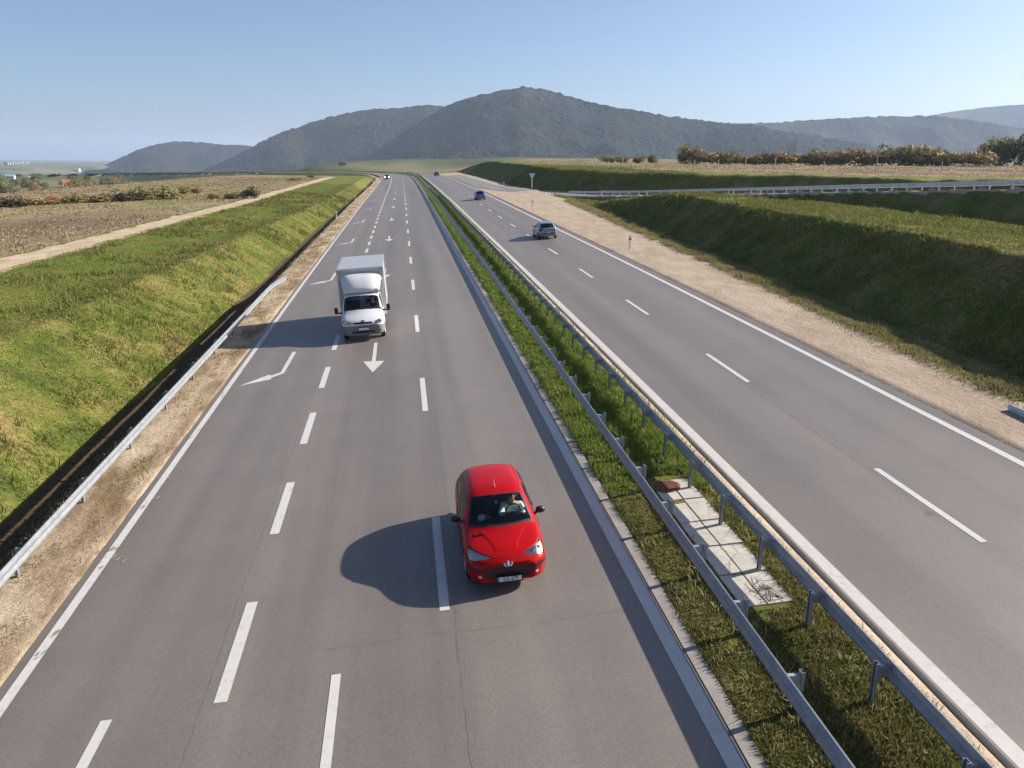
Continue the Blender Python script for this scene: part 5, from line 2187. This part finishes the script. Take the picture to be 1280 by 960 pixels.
# ---- box truck ------------------------------------------------------
CAB = [
    [(.30, .02, .34), (.62, .03, .34), (.72, .04, .40), (.74, .05, .52), (.72, .05, .66), (.68, .05, .76), (.60, .05, .82), (.44, .03, .845), (.22, .01, .86), (0, 0, .865)],
    [(.35, .08, .28), (.78, .11, .28), (.88, .13, .36), (.91, .14, .54), (.90, .14, .74), (.86, .16, .86), (.78, .16, .93), (.58, .13, .96), (.28, .10, .975), (0, .09, .98)],
    [(.40, .32, .28), (.84, .33, .28), (.955, .34, .36), (.975, .35, .60), (.97, .35, .86), (.93, .38, 1.0), (.84, .38, 1.06), (.60, .35, 1.09), (.30, .32, 1.105), (0, .31, 1.11)],
    [(.40, .74, .28), (.86, .74, .28), (.97, .74, .36), (.985, .74, .62), (.98, .74, .95), (.95, .80, 1.16), (.88, .84, 1.25), (.74, .82, 1.285), (.36, .72, 1.31), (0, .69, 1.32)],
    [(.40, 1.05, .28), (.86, 1.05, .28), (.97, 1.05, .36), (.985, 1.05, .62), (.98, 1.05, .98), (.955, 1.08, 1.24), (.89, 1.10, 1.46), (.80, 1.09, 1.60), (.40, 1.01, 1.65), (0, .99, 1.665)],
    [(.40, 1.38, .28), (.86, 1.38, .28), (.97, 1.38, .36), (.985, 1.38, .62), (.98, 1.38, .98), (.958, 1.38, 1.26), (.88, 1.38, 1.68), (.77, 1.36, 1.94), (.40, 1.29, 1.99), (0, 1.27, 2.005)],
    [(.40, 1.62, .28), (.86, 1.62, .28), (.97, 1.62, .36), (.985, 1.62, .62), (.98, 1.62, .98), (.958, 1.62, 1.27), (.88, 1.62, 1.72), (.77, 1.62, 2.03), (.40, 1.58, 2.08), (0, 1.57, 2.09)],
    [(.40, 2.15, .28), (.86, 2.15, .28), (.97, 2.15, .36), (.985, 2.15, .62), (.98, 2.15, .98), (.958, 2.15, 1.27), (.885, 2.15, 1.72), (.78, 2.15, 2.05), (.40, 2.15, 2.10), (0, 2.15, 2.11)],
]
MTk = on_road(-1.82, 36.45, yaw=0.01)
tr = empty('box_truck', mat=MTk)
tag(tr, 'white box truck with a wind deflector over the cab and low sun on its nose', 'truck')
bm = cage_half([[p for p in ring] for ring in CAB], 3)
REF = ref_normals(bm)
rw = .335
poly = [(.92 + math.cos(a) * .40, rw + math.sin(a) * .40) for a in np.linspace(0, 2 * PI, 22, endpoint=False)]
carve(bm, poly, (1, 2), lambda c, n: c.x > .6 and c.z < .9).free()
ws = carve(bm, [(-.02, .715), (.38, .745), (.865, .86), (.80, 1.345), (.38, 1.262), (-.02, 1.24)], (0, 1), lambda c, n: c.z > 1.25 and n.z > .05)
wg = carve(ws, [(-.02, .785), (.37, .815), (.815, .915), (.755, 1.31), (.37, 1.235), (-.02, 1.215)], (0, 1), lambda c, n: True)
fr = put(mirrored(ws, True), 'windscreen_trim', 'black', tr)
put(push(mirrored(wg, True), -.004), 'windscreen', 'glass', fr)
poly = [(1.06, 1.27), (1.98, 1.30), (1.98, 1.86), (1.52, 1.86), (1.36, 1.78)]
q = carve(bm, poly, (1, 2), lambda c, n: c.x > .6 and c.z > 1.1)
for mirror in (False, True):
    put(push(mirrored(q) if mirror else q.copy(), -.004), 'side_window', 'dark_glass', tr)
q.free()
# headlamps, bumper, grille
hl = carve(bm, [(.50, .80), (.86, .80), (.93, .90), (.90, 1.0), (.72, .965), (.53, .905)], (0, 2), lambda c, n: c.y < .45)
for mirror in (False, True):
    a = mirrored(hl) if mirror else hl.copy()
    base = put(push(a.copy(), -.02), 'headlamp', 'lamp_inner', tr)
    put(a, 'lens', 'lamp_lens', base)
    b2 = bmesh.new()
    r0 = bmesh.ops.create_icosphere(b2, subdivisions=2, radius=.075)
    bmesh.ops.scale(b2, vec=(1.0, .6, .7), verts=r0['verts'])
    bmesh.ops.translate(b2, vec=((-1 if mirror else 1) * .82, .19, .895), verts=r0['verts'])
    put(b2, 'indicator', 'orange', base)
hl.free()
q = carve(bm, [(-.05, .20), (1.1, .20), (1.1, .70), (.9, .745), (-.05, .755)], (0, 2), lambda c, n: c.y < .54)
put(push(mirrored(q, True), .012), 'bumper', 'bumper_grey', tr)
bq = None
q = carve(bm, [(-.05, .815), (.40, .825), (.44, .87), (.40, .905), (-.05, .915)], (0, 2), lambda c, n: c.y < .3)
put(push(mirrored(q, True), -.01), 'grille', 'black', tr)
put(mirrored(bm, True), 'cab', 'white', tr, True, 40, REF)
b2 = bmesh.new()
lathe(b2, [(0, .085), (.008, .085), (.014, .07), (.016, .01)], 'Z', 20)
bmesh.ops.scale(b2, vec=(1, .5, 1), verts=b2.verts[:])
bmesh.ops.rotate(b2, cent=(0, 0, 0), matrix=Matrix.Rotation(.85, 3, 'X'), verts=b2.verts[:])
bmesh.ops.translate(b2, vec=(0, .055, .955), verts=b2.verts[:])
put(b2, 'badge', 'black', tr)
plate(tr, -.022, .60, '', -1)
b2 = bmesh.new()
box(b2, (0, .045, .44), (1.05, .06, .11), None, .02)
for sg in (-1, 1):
    box(b2, (sg * .70, .10, .47), (.20, .07, .12), Matrix.Rotation(sg * -.25, 3, 'Z'), .02)
put(b2, 'air_intake', 'black', tr)
b2 = bmesh.new()
for sx_ in (-.36, .36):
    tube(b2, [(sx_ + .30, .80, 1.315), (sx_, .76, 1.345), (sx_ - .30, .84, 1.335)], [.014, .010, .007], 5)
put(b2, 'wipers', 'black', tr)
# mirrors
for sg in (-1, 1):
    b2 = bmesh.new()
    box(b2, (sg * 1.20, .98, 1.34), (.17, .10, .30), None, .035)
    tube(b2, [(sg * .94, 1.02, 1.22), (sg * 1.12, .99, 1.22)], [.04, .035], 8)
    put(b2, 'door_mirror', 'black', tr)
# cargo box with frame rails
BX0, BX1, BW, BZ0, BZ1 = 2.28, 7.0, 1.10, .82, 3.06
b2 = bmesh.new()
box(b2, (0, (BX0 + BX1) / 2, (BZ0 + BZ1) / 2), (2 * BW - .04, BX1 - BX0 - .04, BZ1 - BZ0 - .04))
cargo = put(b2, 'cargo_box', 'box_white', tr, False, None)
b2 = bmesh.new()
box(b2, (0, (BX0 + BX1) / 2, BZ1 - .005), (2 * BW - .10, BX1 - BX0 - .10, .03), None, .01)
put(b2, 'roof', 'box_roof', cargo, False, None)
b2 = bmesh.new()
for sg in (-1, 1):
    for zz_ in (BZ0 + .04, BZ1 - .04):
        box(b2, (sg * (BW - .025), (BX0 + BX1) / 2, zz_), (.07, BX1 - BX0, .09), None, .012)
    for yy_ in (BX0 + .03, BX1 - .03):
        box(b2, (sg * (BW - .022), yy_, (BZ0 + BZ1) / 2), (.08, .08, BZ1 - BZ0 - .02), None, .012)
for yy_ in (BX0 + .028, BX1 - .028):
    for zz_ in (BZ0 + .04, BZ1 - .042):
        box(b2, (0, yy_, zz_), (2 * BW - .1, .07, .085), None, .012)
put(b2, 'frame', 'alu', cargo, False, None)
b2 = bmesh.new()
for sg in (-1, 1):
    box(b2, (sg * (BW - .12), BX0 - .012, BZ1 - .13), (.09, .03, .045), None, .008)
put(b2, 'marker_light', 'orange', cargo)
b2 = bmesh.new()
for k in range(1, 6):
    for sg in (-1, 1):
        box(b2, (sg * (BW - .018), BX0 + k * .79, (BZ0 + BZ1) / 2), (.012, .03, BZ1 - BZ0 - .2))
put(b2, 'panel_seam', 'alu', cargo, False, None)
# wind deflector
dv = []
prof = [(1.30, 2.06), (1.42, 2.28), (1.66, 2.56), (1.98, 2.76), (2.24, 2.84)]
for i, (y, z) in enumerate(prof):
    wtop = .80 + .16 * i / 4
    dv.append([(x * wtop, y + .16 * abs(x)**3, z - .10 * abs(x)**5) for x in np.linspace(-1, 1, 13)])
V_, F_ = [], []
for r_ in dv:
    V_ += r_
n_ = 13
for i in range(len(dv) - 1):
    for k in range(n_ - 1):
        F_.append((i * n_ + k, i * n_ + k + 1, (i + 1) * n_ + k + 1, (i + 1) * n_ + k))
for side in (0, n_ - 1):                # swept-back side cheeks
    b0 = len(V_)
    sx = -1 if side == 0 else 1
    for i in range(len(dv)):
        x, y, z = dv[i][side]
        V_.append((sx * (abs(x) + .03), 2.25, max(2.02, z - .22)))
    for i in range(len(dv) - 1):
        F_.append((i * n_ + side, (i + 1) * n_ + side, b0 + i + 1, b0 + i))
df = mesh('wind_deflector', V_, F_, MT['white'], tr, True)
sm = df.modifiers.new('t', 'SOLIDIFY')
sm.thickness = .02
df.data.set_sharp_from_angle(angle=math.radians(50))
b2 = bmesh.new()
for sg in (-1, 1):
    box(b2, (sg * .74, 1.50, 2.13), (.10, .22, .10), None, .02)
put(b2, 'roof_bracket', 'alu', tr)
# chassis and wheels
b2 = bmesh.new()
for sg in (-1, 1):
    box(b2, (sg * .40, 4.4, .62), (.10, 5.0, .20))
box(b2, (0, 4.6, .70), (1.9, 4.6, .10))
put(b2, 'chassis', 'black', tr, False, None)
for wy in (.92, 5.2):
    for sg in (-1, 1):
        wheel(tr, sg * .86, wy, rw, .20, sg)
b2 = bmesh.new()
box(b2, (0, .98, 1.18), (1.7, .5, .22), Matrix.Rotation(.1, 3, 'X'), .06)
put(b2, 'dashboard', 'dash', tr)
b2 = bmesh.new()
for cx_ in (-.45, .45):
    box(b2, (cx_, 1.72, .92), (.6, .5, .16), None, .05)
    box(b2, (cx_, 1.98, 1.28), (.6, .14, .66), Matrix.Rotation(-.12, 3, 'X'), .05)
put(b2, 'seat', 'seat', tr)
b2 = bmesh.new()
ctr = Vector((.45, 1.30, 1.34))
ax = Matrix.Rotation(-.95, 3, 'X')
tube(b2, [ctr + ax @ Vector((math.cos(a) * .20, 0, math.sin(a) * .20)) for a in np.linspace(0, 2 * PI, 25)], .016, 8, False)
tube(b2, [ctr + ax @ Vector((-.19, 0, 0)), ctr, ctr + ax @ Vector((.19, 0, 0))], [.014, .035, .014], 6)
put(b2, 'steering_wheel', 'black', tr)
b2 = bmesh.new()
box(b2, (0, 1.26, 1.82), (.07, .012, .16), Matrix.Rotation(-.6, 3, 'X'), .003)
put(b2, 'windscreen_sticker', 'paper', tr)
person('truck driver in a dark shirt behind the windscreen', MTk @ Matrix.Translation((.45, 1.70, 1.0)), 'shirt_dark', hands=((-.15, -.36, .36), (.16, -.36, .36)))
